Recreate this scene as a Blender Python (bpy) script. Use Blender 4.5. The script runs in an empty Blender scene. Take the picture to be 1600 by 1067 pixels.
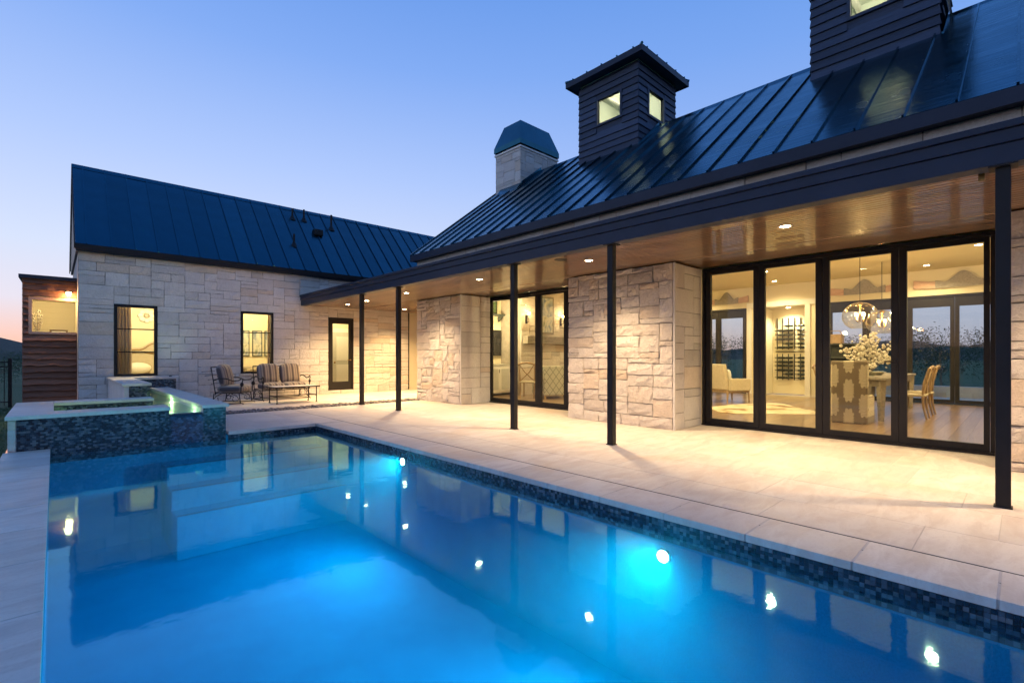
import bpy, math, random
from math import radians, sin, cos, pi
from mathutils import Vector, Matrix
R = random.Random(7)
sc = bpy.context.scene
col = sc.collection

# ------------------------------------------------------------------ camera
cam = bpy.data.cameras.new('camera'); camo = bpy.data.objects.new('camera', cam); col.objects.link(camo)
cam.sensor_width = 36.0; cam.lens = 17.0; cam.clip_start = 0.05; cam.clip_end = 4000
cam.shift_y = (555.7 - 533.5) / 1600.0
camo.location = (0, 0, 1.22)
camo.rotation_euler = (radians(90), 0, -math.atan2(715, 755.6))
sc.camera = camo

# ------------------------------------------------------------------ dusk sky
SUNDIR = Vector((-0.42, 0.91, 0)).normalized()       # where the sun went down
SKY = [(0.0, (.90, .44, .30)), (.025, (.88, .55, .45)), (.085, (.72, .68, .78)), (.17, (.60, .675, .86)), (.33, (.39, .525, .87)),
       (.50, (.205, .37, .80)), (.68, (.09, .25, .69)), (1.0, (.035, .16, .54))]
w = bpy.data.worlds.new('World'); sc.world = w; w.use_nodes = True
nt = w.node_tree; nt.nodes.clear()
def wn(t): return nt.nodes.new(t)
tc = wn('ShaderNodeTexCoord'); sep = wn('ShaderNodeSeparateXYZ'); nt.links.new(tc.outputs['Generated'], sep.inputs[0])
def ramp_node(stops):
    r = wn('ShaderNodeValToRGB'); e = r.color_ramp.elements
    e[0].position, e[0].color = stops[0][0], (*stops[0][1], 1)
    e[1].position, e[1].color = stops[-1][0], (*stops[-1][1], 1)
    for p, c in stops[1:-1]:
        n = e.new(p); n.color = (*c, 1)
    nt.links.new(sep.outputs['Z'], r.inputs[0]); return r
west = ramp_node(SKY)
east = ramp_node([(0.0, (.30, .34, .50)), (.10, (.36, .42, .66)), (.3, (.25, .40, .78)), (.5, (.15, .32, .75)), (.7, (.075, .24, .67)), (1.0, (.035, .16, .54))])
dot = wn('ShaderNodeVectorMath'); dot.operation = 'DOT_PRODUCT'; dot.inputs[1].default_value = SUNDIR
nt.links.new(tc.outputs['Generated'], dot.inputs[0])
mr = wn('ShaderNodeMapRange'); mr.interpolation_type = 'SMOOTHSTEP'
mr.inputs['From Min'].default_value = -0.7; mr.inputs['From Max'].default_value = 0.75
nt.links.new(dot.outputs['Value'], mr.inputs['Value'])
mx = wn('ShaderNodeMix'); mx.data_type = 'RGBA'
nt.links.new(mr.outputs[0], mx.inputs['Factor']); nt.links.new(east.outputs[0], mx.inputs['A']); nt.links.new(west.outputs[0], mx.inputs['B'])
sky = wn('ShaderNodeTexSky'); sky.sky_type = 'NISHITA'; sky.sun_disc = False
sky.sun_elevation = radians(-3.0); sky.sun_rotation = math.atan2(SUNDIR.x, SUNDIR.y)
sb = wn('ShaderNodeBackground'); nt.links.new(sky.outputs[0], sb.inputs[0]); sb.inputs[1].default_value = 0.05
gb = wn('ShaderNodeBackground'); nt.links.new(mx.outputs['Result'], gb.inputs[0]); gb.inputs[1].default_value = 1.15
add = wn('ShaderNodeAddShader'); out = wn('ShaderNodeOutputWorld')
nt.links.new(sb.outputs[0], add.inputs[0]); nt.links.new(gb.outputs[0], add.inputs[1]); nt.links.new(add.outputs[0], out.inputs[0])

vs = sc.view_settings; vs.view_transform = 'Standard'; vs.look = 'None'; vs.exposure = 0.0; vs.gamma = 1.0; vs.use_curve_mapping = False
sc.display_settings.display_device = 'sRGB'
cy = sc.cycles
cy.use_denoising = True
cy.use_adaptive_sampling = True; cy.adaptive_threshold = .03
cy.max_bounces = 7; cy.diffuse_bounces = 3; cy.glossy_bounces = 4; cy.transparent_max_bounces = 24; cy.transmission_bounces = 6
cy.volume_bounces = 1; cy.caustics_reflective = False; cy.caustics_refractive = False
cy.sample_clamp_indirect = 4.0; cy.sample_clamp_direct = 0.0

WARM = (1.0, .71, .41); WARM2 = (1.0, .79, .45); WHITEW = (1.0, .84, .60)

# ------------------------------------------------------------------ helpers
def link(o, parent=None):
    col.objects.link(o)
    if parent is not None: o.parent = parent
    return o
def tag(o, label=None, cat=None, group=None, kind=None):
    if label: o['label'] = label
    if cat: o['category'] = cat
    if group: o['group'] = group
    if kind: o['kind'] = kind
    return o
def empty(name, loc=(0, 0, 0), rz=0.0, parent=None):
    o = bpy.data.objects.new(name, None); o.empty_display_size = .1
    o.location = loc; o.rotation_euler = (0, 0, rz)
    return link(o, parent)
class MB:
    def __init__(s): s.v = []; s.f = []; s.sm = []
    def add(s, vs_, fs, smooth=False):
        b = len(s.v); s.v += [tuple(p) for p in vs_]
        for f in fs: s.f.append(tuple(b + i for i in f)); s.sm.append(smooth)
        return s
    def box(s, x0, x1, y0, y1, z0, z1):
        if x0 > x1: x0, x1 = x1, x0
        if y0 > y1: y0, y1 = y1, y0
        if z0 > z1: z0, z1 = z1, z0
        return s.add([(x0,y0,z0),(x1,y0,z0),(x1,y1,z0),(x0,y1,z0),(x0,y0,z1),(x1,y0,z1),(x1,y1,z1),(x0,y1,z1)],
                     [(0,3,2,1),(4,5,6,7),(0,1,5,4),(1,2,6,5),(2,3,7,6),(3,0,4,7)])
    def prism(s, poly, axis, lo, hi):      # poly in the two other axes, ccw or cw
        n = len(poly)
        def P(a, b, c):
            return (c, a, b) if axis == 'x' else ((a, c, b) if axis == 'y' else (a, b, c))
        vs_ = [P(a, b, lo) for a, b in poly] + [P(a, b, hi) for a, b in poly]
        fs = [tuple(range(n))[::-1], tuple(range(n, 2*n))] + [(i, (i+1) % n, n+(i+1) % n, n+i) for i in range(n)]
        return s.add(vs_, fs)
    def tube(s, pts, r, n=8, caps=True, smooth=True):
        pts = [Vector(p) for p in pts]; rs = r if isinstance(r, (list, tuple)) else [r]*len(pts)
        rings = []; prev = None
        for i, p in enumerate(pts):
            d = (pts[min(i+1, len(pts)-1)] - pts[max(i-1, 0)]).normalized()
            if prev is None:
                a = Vector((0,0,1)) if abs(d.z) < .9 else Vector((1,0,0))
                u = d.cross(a).normalized()
            else:
                u = (prev - d*prev.dot(d)).normalized()
            prev = u; v = d.cross(u)
            rings.append([p + (u*cos(2*pi*k/n) + v*sin(2*pi*k/n))*rs[i] for k in range(n)])
        vs_ = [q for ring in rings for q in ring]; fs = []
        for i in range(len(pts)-1):
            for k in range(n):
                fs.append((i*n+k, i*n+(k+1) % n, (i+1)*n+(k+1) % n, (i+1)*n+k))
        s.add(vs_, fs, smooth)
        if caps: s.add(rings[0], [tuple(range(n))[::-1]]); s.add(rings[-1], [tuple(range(n))])
        return s
    def lathe(s, prof, c=(0,0,0), n=20, smooth=True):
        vs_ = [(c[0]+r*cos(2*pi*k/n), c[1]+r*sin(2*pi*k/n), c[2]+z) for r, z in prof for k in range(n)]
        fs = []
        for i in range(len(prof)-1):
            for k in range(n):
                fs.append((i*n+k, i*n+(k+1) % n, (i+1)*n+(k+1) % n, (i+1)*n+k))
        return s.add(vs_, fs, smooth)
    def ball(s, c, r, n=10, m=6, sc_=(1,1,1)):
        prof = [(max(r*sin(pi*i/m), 1e-4), -r*cos(pi*i/m)) for i in range(m+1)]
        vs_ = [(c[0]+a*cos(2*pi*k/n)*sc_[0], c[1]+a*sin(2*pi*k/n)*sc_[1], c[2]+z*sc_[2]) for a, z in prof for k in range(n)]
        fs = [(i*n+k, i*n+(k+1) % n, (i+1)*n+(k+1) % n, (i+1)*n+k) for i in range(m) for k in range(n)]
        return s.add(vs_, fs, True)
    def mesh(s, name, m):
        me = bpy.data.meshes.new(name); me.from_pydata(s.v, [], s.f)
        if any(s.sm): me.polygons.foreach_set('use_smooth', s.sm)
        if m: me.materials.append(m)
        me.validate(); me.update(); return me
    def build(s, name, m, parent=None, bevel=0, seg=2, loc=None):
        o = bpy.data.objects.new(name, s.mesh(name, m)); link(o, parent)
        if loc: o.location = loc
        if bevel:
            b = o.modifiers.new('bevel', 'BEVEL'); b.width = bevel; b.segments = seg; b.limit_method = 'ANGLE'; b.angle_limit = radians(40)
        return o
def BX(name, m, parent, *a, bevel=0): return MB().box(*a).build(name, m, parent, bevel)
def struct(o): o['kind'] = 'structure'; return o
def light(kind, name, loc, energy, color, parent=None, radius=.05, target=None, size=None, blend=.5, shape=None):
    l = bpy.data.lights.new(name, kind); l.energy = energy; l.color = color
    if kind == 'AREA': l.shape = 'DISK' if not shape else 'RECTANGLE'; l.size = shape[0] if shape else radius*2
    if kind == 'AREA' and shape: l.size_y = shape[1]
    if kind in ('POINT', 'SPOT'): l.shadow_soft_size = radius
    if kind == 'SPOT': l.spot_size = radians(size or 120); l.spot_blend = blend
    o = bpy.data.objects.new(name, l); link(o, parent); o.location = loc
    if target is not None:
        o.rotation_euler = (Vector(target) - Vector(loc)).to_track_quat('-Z', 'Y').to_euler()
    return o

# ------------------------------------------------------------------ materials
class NT:
    def __init__(s, name):
        s.m = bpy.data.materials.new(name); s.m.use_nodes = True; s.t = s.m.node_tree; s.t.nodes.clear()
        s.out = s.n('ShaderNodeOutputMaterial')
    def n(s, t, **kw):
        x = s.t.nodes.new(t)
        for k, v in kw.items(): setattr(x, k, v)
        return x
    def l(s, a, b): s.t.links.new(a, b)
    def val(s, sock, v):
        if hasattr(v, 'is_output'): s.l(v, sock)
        else: sock.default_value = v
    def math(s, op, a, b=0.0, c=0.0):
        x = s.n('ShaderNodeMath', operation=op); s.val(x.inputs[0], a); s.val(x.inputs[1], b); s.val(x.inputs[2], c); return x.outputs[0]
    def coords(s, scale=(1,1,1), kind='Object', rot=(0,0,0)):
        tc_ = s.n('ShaderNodeTexCoord'); mp = s.n('ShaderNodeMapping'); mp.inputs['Scale'].default_value = scale; mp.inputs['Rotation'].default_value = rot
        s.l(tc_.outputs[kind], mp.inputs[0]); return mp.outputs[0]
    def noise(s, vec, scale=5, detail=4, rough=.55, dist=0):
        x = s.n('ShaderNodeTexNoise'); s.l(vec, x.inputs['Vector']); x.inputs['Scale'].default_value = scale
        x.inputs['Detail'].default_value = detail; x.inputs['Roughness'].default_value = rough; x.inputs['Distortion'].default_value = dist
        return x.outputs[0]
    def ramp(s, fac, stops):
        r = s.n('ShaderNodeValToRGB'); e = r.color_ramp.elements
        def c4(c): return (*c, 1) if len(c) == 3 else c
        e[0].position, e[0].color = stops[0][0], c4(stops[0][1]); e[1].position, e[1].color = stops[-1][0], c4(stops[-1][1])
        for p, c in stops[1:-1]: q = e.new(p); q.color = c4(c)
        s.l(fac, r.inputs[0]); return r.outputs[0]
    def mix(s, f, a, b, bt='MIX'):
        x = s.n('ShaderNodeMix', data_type='RGBA', blend_type=bt); s.val(x.inputs['Factor'], f)
        for k, v in (('A', a), ('B', b)):
            if hasattr(v, 'is_output'): s.l(v, x.inputs[k])
            else: x.inputs[k].default_value = (*v, 1)
        return x.outputs['Result']
    def bump(s, h, strength=.3, dist=.02, normal=None):
        b = s.n('ShaderNodeBump'); b.inputs['Strength'].default_value = strength; b.inputs['Distance'].default_value = dist
        s.l(h, b.inputs['Height'])
        if normal is not None: s.l(normal, b.inputs['Normal'])
        return b.outputs[0]
    def bsdf(s, base, rough=.6, metal=0.0, normal=None, spec=.5, coat=0.0, coat_rough=.1, sheen=0):
        p = s.n('ShaderNodeBsdfPrincipled')
        if hasattr(base, 'is_output'): s.l(base, p.inputs['Base Color'])
        else: p.inputs['Base Color'].default_value = (*base, 1)
        s.val(p.inputs['Roughness'], rough); s.val(p.inputs['Metallic'], metal)
        p.inputs['Specular IOR Level'].default_value = spec
        p.inputs['Coat Weight'].default_value = coat; p.inputs['Coat Roughness'].default_value = coat_rough
        p.inputs['Sheen Weight'].default_value = sheen
        if normal is not None: s.l(normal, p.inputs['Normal'])
        s.l(p.outputs[0], s.out.inputs[0]); return p
    def front(s):
        return s.math('SUBTRACT', 1.0, s.n('ShaderNodeNewGeometry').outputs['Backfacing'])
    def rnd(s):
        return s.n('ShaderNodeObjectInfo').outputs['Random']
    def vary(s, c, f, lo, hi):   # brightness variation by factor socket f in 0..1
        h = s.n('ShaderNodeHueSaturation'); s.l(c, h.inputs['Color'])
        mrn = s.n('ShaderNodeMapRange'); s.l(f, mrn.inputs['Value']); mrn.inputs['To Min'].default_value = lo; mrn.inputs['To Max'].default_value = hi
        s.l(mrn.outputs[0], h.inputs['Value']); return h.outputs[0]

def simple(name, c1, c2=None, scale=6, rough=.6, metal=0, bump=.15, bscale=60, bdist=.004, stretch=(1,1,1), coat=0, spec=.5, rand=None, sheen=0):
    t = NT(name); v = t.coords(stretch); c2 = c2 or tuple(x*.82 for x in c1)
    c = t.ramp(t.noise(v, scale), [(.3, c1), (.7, c2)])
    if rand: c = t.vary(c, t.rnd(), *rand)
    nrm = t.bump(t.noise(v, bscale, 3), bump, bdist) if bump else None
    t.bsdf(c, rough, metal, nrm, spec, coat, sheen=sheen); return t.m

def m_limestone(name, c1, c2, c3, bstr):
    t = NT(name); v = t.coords()
    r = t.rnd()
    c = t.ramp(r, [(0, c1), (.28, c2), (.45, c3), (.6, c1), (.74, (c1[0]*.98, c1[1]*.90, c1[2]*.80)), (.86, c2), (1, tuple(x*.86 for x in c3))])
    c = t.vary(c, t.noise(v, 3.2, 5, .6), .82, 1.14)
    spots = t.ramp(t.noise(v, 34, 4, .7), [(.50, (1, 1, 1)), (.72, (.78, .74, .68))])
    c = t.mix(.55, c, spots, 'MULTIPLY')
    rust = t.ramp(t.noise(v, 1.7, 4, .6), [(.62, (0, 0, 0)), (.80, (1, 1, 1))])
    c = t.mix(t.math('MULTIPLY', rust, .28), c, (.50, .36, .22))
    big = t.noise(v, 15, 8, .74, .5); fine = t.noise(v, 90, 4, .7)
    h = t.math('ADD', t.math('MULTIPLY', big, 1.0), t.math('MULTIPLY', fine, .25))
    t.bsdf(c, .88, 0, t.bump(h, bstr, .045), .3); return t.m
M = {}
M['stone'] = m_limestone('limestone', (.76, .70, .62), (.82, .77, .69), (.70, .65, .585), .8)
M['stone_rock'] = m_limestone('rock_face_limestone', (.70, .62, .53), (.77, .70, .61), (.62, .55, .475), 1.0)
M['mortar'] = simple('mortar', (.36, .31, .25), (.27, .23, .185), 8, .95, bump=.4, bscale=90)

def m_paver():
    t = NT('limestone_paver'); v = t.coords(); r = t.rnd()
    c = t.ramp(r, [(0, (.60, .54, .45)), (.5, (.68, .61, .52)), (1, (.55, .49, .42))])
    vein = t.noise(t.coords((1.0, 3.2, 1)), 2.3, 6, .65, .8)
    c = t.mix(t.ramp(vein, [(.42, (0, 0, 0)), (.62, (.5, .5, .5))]), c, (.47, .37, .30))
    gold = t.ramp(t.noise(v, .9, 3, .5), [(.56, (0, 0, 0)), (.70, (.42, .42, .42))])
    c = t.mix(gold, c, (.60, .42, .24))
    spots = t.ramp(t.noise(v, 45, 4, .7), [(.5, (1, 1, 1)), (.75, (.84, .82, .79))])
    c = t.mix(.7, c, spots, 'MULTIPLY')
    rough = t.ramp(t.noise(v, 3, 4, .6), [(.35, (.42,)*3), (.7, (.62,)*3)])
    h = t.math('ADD', t.noise(v, 5, 4, .6), t.math('MULTIPLY', t.noise(v, 90, 3, .6), .2))
    t.bsdf(c, rough, 0, t.bump(h, .16, .012), .4); return t.m
M['paver'] = m_paver()
M['grout'] = simple('paver_joint', (.55, .49, .42), (.47, .42, .36), 9, .95)

def m_roof():
    t = NT('standing_seam_steel'); v = t.coords((1, 1, 1))
    c = t.vary(t.ramp(t.noise(v, 2.0, 4), [(.3, (.020, .098, .130)), (.7, (.027, .120, .160))]), t.rnd(), .88, 1.12)
    rg = t.ramp(t.noise(v, 1.4, 4, .6), [(.3, (.17,)*3), (.7, (.29,)*3)])
    tcn = t.n('ShaderNodeTexCoord')
    h = t.math('ADD', t.noise(t.coords((2.4, .8, 1)), 1.5, 2, .4), t.math('MULTIPLY', t.noise(t.coords((9, 1.0, 1)), 1.6, 2, .5), .42))
    t.bsdf(c, rg, .92, t.bump(h, .22, .035), .3); return t.m
M['roof'] = m_roof()
M['bronze'] = simple('dark_bronze_paint', (.011, .009, .009), (.016, .013, .012), 5, .52, 0, bump=.05, bscale=40, spec=.28)
M['fascia'] = simple('painted_steel_fascia', (.014, .021, .040), (.019, .028, .052), 2, .46, 0, bump=.06, bscale=18, bdist=.003, spec=.30)

def m_wood(name, c1, c2, c3, scale, rough, stretch, coat=0, bstr=.1, rand=(.75, 1.2), crough=.08, knots=True):
    t = NT(name); v = t.coords(stretch)
    r = t.rnd(); off = t.n('ShaderNodeVectorMath', operation='ADD'); t.l(v, off.inputs[0])
    cmb = t.n('ShaderNodeCombineXYZ'); rr = t.math('MULTIPLY', r, 37.0)
    for k in range(3): t.l(rr, cmb.inputs[k])
    t.l(cmb.outputs[0], off.inputs[1]); v2 = off.outputs[0]
    g = t.noise(v2, scale, 5, .6, 1.2); g2 = t.noise(v2, scale*5, 3, .6)
    c = t.ramp(g, [(.28, c1), (.5, c2), (.72, c3)])
    c = t.mix(.35, c, t.ramp(g2, [(.35, (.55,)*3), (.65, (1, 1, 1))]), 'MULTIPLY')
    c = t.vary(c, r, *rand)
    h = t.math('ADD', g, t.math('MULTIPLY', g2, .4))
    t.bsdf(c, rough, 0, t.bump(h, bstr, .01), .5, coat, crough); return t.m
M['soffit'] = m_wood('varnished_cedar_soffit', (.11, .044, .012), (.155, .068, .019), (.205, .097, .029), 3.0, .30, (8, .35, 8), .9, .09, (.8, 1.15), .06)
M['cedar'] = m_wood('rough_cedar', (.17, .075, .042), (.25, .115, .065), (.32, .16, .095), 3.5, .82, (.5, 8, 8), 0, .7, (.6, 1.25))
M['cedar_dark'] = m_wood('stained_lap_siding', (.034, .050, .085), (.050, .070, .115), (.066, .092, .14), 3.5, .72, (.6, .6, 9), 0, .5, (.7, 1.25))
M['floorwood'] = m_wood('oak_floor', (.20, .12, .06), (.30, .19, .10), (.36, .24, .13), 2.5, .28, (.4, 7, 1), .3, .06, (.8, 1.2), .15)
M['greywood'] = m_wood('weathered_wood', (.20, .17, .13), (.30, .26, .20), (.38, .33, .26), 4, .7, (1, 6, 6), 0, .3, (.8, 1.1))
M['tanwood'] = m_wood('bleached_oak', (.30, .19, .09), (.40, .27, .14), (.48, .33, .18), 4, .5, (6, 6, .8), 0, .2, (.8, 1.1))
M['pinkwood'] = m_wood('pine_board', (.46, .27, .17), (.58, .36, .24), (.64, .42, .29), 4, .6, (6, .7, 6), 0, .2, (.9, 1.1))
M['wallpaint'] = simple('cream_wall_paint', (.80, .70, .48), (.78, .68, .46), 2, .85, bump=.05, bscale=120)
M['ceiling'] = simple('ceiling_paint', (.82, .72, .50), (.80, .70, .48), 2, .9, bump=.05)
M['trim'] = simple('white_trim_paint', (.82, .78, .68), (.80, .76, .66), 2, .45, bump=.04)
M['cupola_in'] = simple('pale_plaster', (.72, .76, .64), (.68, .72, .60), 2, .9)
M['iron'] = simple('wrought_iron', (.020, .018, .017), (.035, .028, .022), 20, .48, .6, bump=.25, bscale=120)
M['plaster'] = None

def m_glass(name, tint=(1, 1, 1), rough=0.0, boost=1.0):
    t = NT(name); tr = t.n('ShaderNodeBsdfTransparent'); tr.inputs[0].default_value = (*tint, 1)
    gl = t.n('ShaderNodeBsdfGlossy'); gl.inputs['Roughness'].default_value = rough; gl.inputs[0].default_value = (.95, .97, 1, 1)
    fr = t.n('ShaderNodeFresnel'); fr.inputs[0].default_value = 1.45
    f = t.math('MULTIPLY', t.math('MULTIPLY', fr.outputs[0], boost), t.front())
    mxs = t.n('ShaderNodeMixShader'); t.l(f, mxs.inputs[0]); t.l(tr.outputs[0], mxs.inputs[1]); t.l(gl.outputs[0], mxs.inputs[2])
    t.l(mxs.outputs[0], t.out.inputs[0]); return t.m
M['glass'] = m_glass('window_glass', (.96, .98, .95))
M['globe_glass'] = m_glass('seeded_glass', (.95, .88, .74), .12, 3.0)

def m_emit(name, c, s):
    t = NT(name); e = t.n('ShaderNodeEmission'); e.inputs[0].default_value = (*c, 1); e.inputs[1].default_value = s
    t.l(e.outputs[0], t.out.inputs[0]); return t.m
M['lens'] = m_emit('lamp_lens_warm', (1, .72, .42), 90)
M['bulb'] = m_emit('bulb_warm', (1, .62, .26), 45)
M['poollens'] = m_emit('pool_lamp_lens', (.55, .85, 1), 60)
M['sconce'] = m_emit('sconce_shade', (1, .72, .36), 9)

def m_tile(name, island):
    t = NT(name)
    r = t.n('ShaderNodeNewGeometry').outputs['Random Per Island'] if island else t.rnd()
    c = t.ramp(r, [(0, (.004, .006, .012)), (.3, (.008, .013, .026)), (.34, (.03, .042, .06)), (.55, (.07, .085, .105)), (.58, (.012, .02, .034)), (.76, (.02, .03, .045)), (.78, (.095, .11, .13)), (.93, (.14, .15, .16)), (1, (.07, .06, .055))])
    t.bsdf(c, .16, 0, None, .6); return t.m
M['tile'] = m_tile('glass_mosaic', True); M['tile1'] = m_tile('glass_mosaic_single', False)
M['tilegrout'] = simple('tile_grout', (.055, .065, .08), (.045, .05, .06), 20, .9)

def m_poolplaster():
    t = NT('blue_pool_plaster'); v = t.coords()
    c = t.ramp(t.noise(v, 2.2, 5, .6), [(.3, (.012, .235, .33)), (.7, (.02, .305, .40))])
    c = t.mix(.5, c, t.ramp(t.noise(v, 80, 2, .6), [(.4, (.7, .7, .7)), (.6, (1, 1, 1))]), 'MULTIPLY')
    t.bsdf(c, .8, 0, t.bump(t.noise(v, 60, 3), .2, .004), .3); return t.m
M['plaster'] = m_poolplaster()
def m_water():
    t = NT('pool_water'); v = t.coords((1, 1, 1))
    h = t.math('ADD', t.noise(v, 1.1, 2, .45), t.math('MULTIPLY', t.noise(v, 7.0, 2, .5), .24))
    nrm = t.bump(h, .075, .035)
    tr = t.n('ShaderNodeBsdfTransparent'); tr.inputs[0].default_value = (.80, .95, 1, 1)
    gl = t.n('ShaderNodeBsdfGlossy'); gl.inputs['Roughness'].default_value = .042; gl.inputs[0].default_value = (.46, .93, .99, 1)
    t.l(nrm, gl.inputs['Normal'])
    fr = t.n('ShaderNodeFresnel'); fr.inputs[0].default_value = 1.54; t.l(nrm, fr.inputs['Normal'])
    mxs = t.n('ShaderNodeMixShader'); t.l(t.math('MULTIPLY', fr.outputs[0], t.front()), mxs.inputs[0]); t.l(tr.outputs[0], mxs.inputs[1]); t.l(gl.outputs[0], mxs.inputs[2])
    t.l(mxs.outputs[0], t.out.inputs[0])
    ab = t.n('ShaderNodeVolumeAbsorption'); ab.inputs[0].default_value = (.0, .80, .96, 1); ab.inputs['Density'].default_value = .55
    sca = t.n('ShaderNodeVolumeScatter'); sca.inputs[0].default_value = (.06, .78, 1.0, 1); sca.inputs['Density'].default_value = .06
    ad = t.n('ShaderNodeAddShader'); t.l(ab.outputs[0], ad.inputs[0]); t.l(sca.outputs[0], ad.inputs[1]); t.l(ad.outputs[0], t.out.inputs['Volume'])
    return t.m
M['water'] = m_water()
def m_spawater():
    t = NT('spa_water'); v = t.coords()
    nrm = t.bump(t.noise(t.coords((2.5, 1, 1)), 5, 4, .6, .6), .5, .05)
    tr = t.n('ShaderNodeBsdfTransparent'); tr.inputs[0].default_value = (.72, .95, .86, 1)
    gl = t.n('ShaderNodeBsdfGlossy'); gl.inputs['Roughness'].default_value = .08; t.l(nrm, gl.inputs['Normal'])
    fr = t.n('ShaderNodeFresnel'); fr.inputs[0].default_value = 1.36; t.l(nrm, fr.inputs['Normal'])
    mxs = t.n('ShaderNodeMixShader'); t.l(t.math('MULTIPLY', fr.outputs[0], t.front()), mxs.inputs[0]); t.l(tr.outputs[0], mxs.inputs[1]); t.l(gl.outputs[0], mxs.inputs[2])
    t.l(mxs.outputs[0], t.out.inputs[0]); return t.m
M['spawater'] = m_spawater()
def m_fall():
    t = NT('falling_water'); v = t.coords((14, 14, .8))
    nrm = t.bump(t.noise(v, 2, 3), .3, .02)
    tr = t.n('ShaderNodeBsdfTransparent'); tr.inputs[0].default_value = (.60, .82, 1, 1)
    gl = t.n('ShaderNodeBsdfGlossy'); gl.inputs['Roughness'].default_value = .15; t.l(nrm, gl.inputs['Normal'])
    df = t.n('ShaderNodeBsdfTranslucent'); df.inputs[0].default_value = (.5, .7, .95, 1)
    m1 = t.n('ShaderNodeMixShader'); m1.inputs[0].default_value = .035; t.l(tr.outputs[0], m1.inputs[1]); t.l(gl.outputs[0], m1.inputs[2])
    m2 = t.n('ShaderNodeMixShader'); m2.inputs[0].default_value = .012; t.l(m1.outputs[0], m2.inputs[1]); t.l(df.outputs[0], m2.inputs[2])
    t.l(m2.outputs[0], t.out.inputs[0]); return t.m
M['fall'] = m_fall()
M['pebble'] = None
def m_pebble():
    t = NT('river_pebbles'); r = t.n('ShaderNodeNewGeometry').outputs['Random Per Island']
    c = t.ramp(r, [(0, (.06, .05, .05)), (.4, (.14, .12, .11)), (.7, (.26, .22, .19)), (1, (.10, .085, .085))])
    t.bsdf(c, .6, 0, None, .4); return t.m
M['pebble'] = m_pebble()
M['grass'] = simple('lawn_grass', (.035, .075, .020), (.055, .10, .028), 12, .9, bump=.6, bscale=160, bdist=.02)
M['earth'] = simple('ground_earth', (.10, .085, .06), (.07, .07, .04), 2, .95)

def m_stripe():
    t = NT('striped_cushion_fabric'); tcn = t.n('ShaderNodeTexCoord'); sp = t.n('ShaderNodeSeparateXYZ'); t.l(tcn.outputs['Object'], sp.inputs[0])
    u = t.math('FRACT', t.math('MULTIPLY', sp.outputs['X'], 6.4))
    c = t.ramp(u, [(0, (.085, .070, .068)), (.30, (.085, .070, .068)), (.32, (.21, .17, .145)), (.40, (.21, .17, .145)), (.42, (.30, .245, .19)), (.62, (.30, .245, .19)), (.64, (.13, .11, .10)), (.72, (.13, .11, .10)), (.74, (.27, .22, .17)), (1, (.27, .22, .17))])
    t.bsdf(c, .9, 0, t.bump(t.noise(t.coords(), 250, 2), .3, .002), .2, sheen=.2); return t.m
M['stripe'] = m_stripe()
def m_damask():
    t = NT('damask_fabric'); tcn = t.n('ShaderNodeTexCoord'); sp = t.n('ShaderNodeSeparateXYZ'); t.l(tcn.outputs['Object'], sp.inputs[0])
    def med(ox, oz):
        x = t.math('SUBTRACT', t.math('FRACT', t.math('ADD', t.math('MULTIPLY', sp.outputs['X'], 1/.46), ox)), .5)
        z = t.math('SUBTRACT', t.math('FRACT', t.math('ADD', t.math('MULTIPLY', sp.outputs['Z'], 1/.52), oz)), .5)
        ang = t.math('ARCTAN2', x, z); rad = t.math('SQRT', t.math('ADD', t.math('MULTIPLY', t.math('MULTIPLY', x, x), 2.5), t.math('MULTIPLY', z, z)))
        edge = t.math('ADD', .20, t.math('MULTIPLY', t.math('ABSOLUTE', t.math('SINE', t.math('MULTIPLY', ang, 7.0))), .09))
        edge = t.math('ADD', edge, t.math('MULTIPLY', t.math('POWER', t.math('ABSOLUTE', t.math('COSINE', ang)), 3.0), .13))
        inside = t.math('LESS_THAN', rad, edge)
        veins = t.math('GREATER_THAN', t.math('ABSOLUTE', t.math('SINE', t.math('ADD', t.math('MULTIPLY', rad, 60.0), t.math('MULTIPLY', t.math('ABSOLUTE', t.math('SINE', t.math('MULTIPLY', ang, 3.5))), 4.0)))), .35)
        return t.math('MULTIPLY', inside, veins)
    m_ = t.math('MAXIMUM', med(.5, .35), med(0, .85))
    c = t.mix(m_, (.21, .16, .10), (.66, .57, .38))
    t.bsdf(c, .85, 0, t.bump(m_, .3, .004), .3, sheen=.2); return t.m
M['damask'] = m_damask()
def m_lattice():
    t = NT('lattice_fabric'); tcn = t.n('ShaderNodeTexCoord'); sp = t.n('ShaderNodeSeparateXYZ'); t.l(tcn.outputs['Object'], sp.inputs[0])
    a = t.math('MULTIPLY', t.math('ADD', sp.outputs['X'], sp.outputs['Y']), 5.0); b = t.math('MULTIPLY', sp.outputs['Z'], 4.0)
    l1 = t.math('LESS_THAN', t.math('ABSOLUTE', t.math('SUBTRACT', t.math('FRACT', t.math('ADD', a, b)), .5)), .06)
    l2 = t.math('LESS_THAN', t.math('ABSOLUTE', t.math('SUBTRACT', t.math('FRACT', t.math('SUBTRACT', a, b)), .5)), .06)
    c = t.mix(t.math('MAXIMUM', l1, l2), (.44, .42, .33), (.22, .22, .18))
    t.bsdf(c, .9, 0, None, .2); return t.m
M['lattice'] = m_lattice()
def m_hide():
    t = NT('cowhide'); f = t.noise(t.coords(), 1.6, 4, .5)
    c = t.ramp(f, [(.40, (.74, .66, .48)), (.55, (.70, .58, .36)), (.62, (.30, .19, .10))])
    t.bsdf(c, .95, 0, t.bump(t.noise(t.coords(), 200, 2), .3, .003), .1); return t.m
M['hide'] = m_hide()
M['linen'] = simple('linen_upholstery', (.58, .50, .36), (.50, .43, .30), 20, .9, bump=.2, bscale=200)
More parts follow.
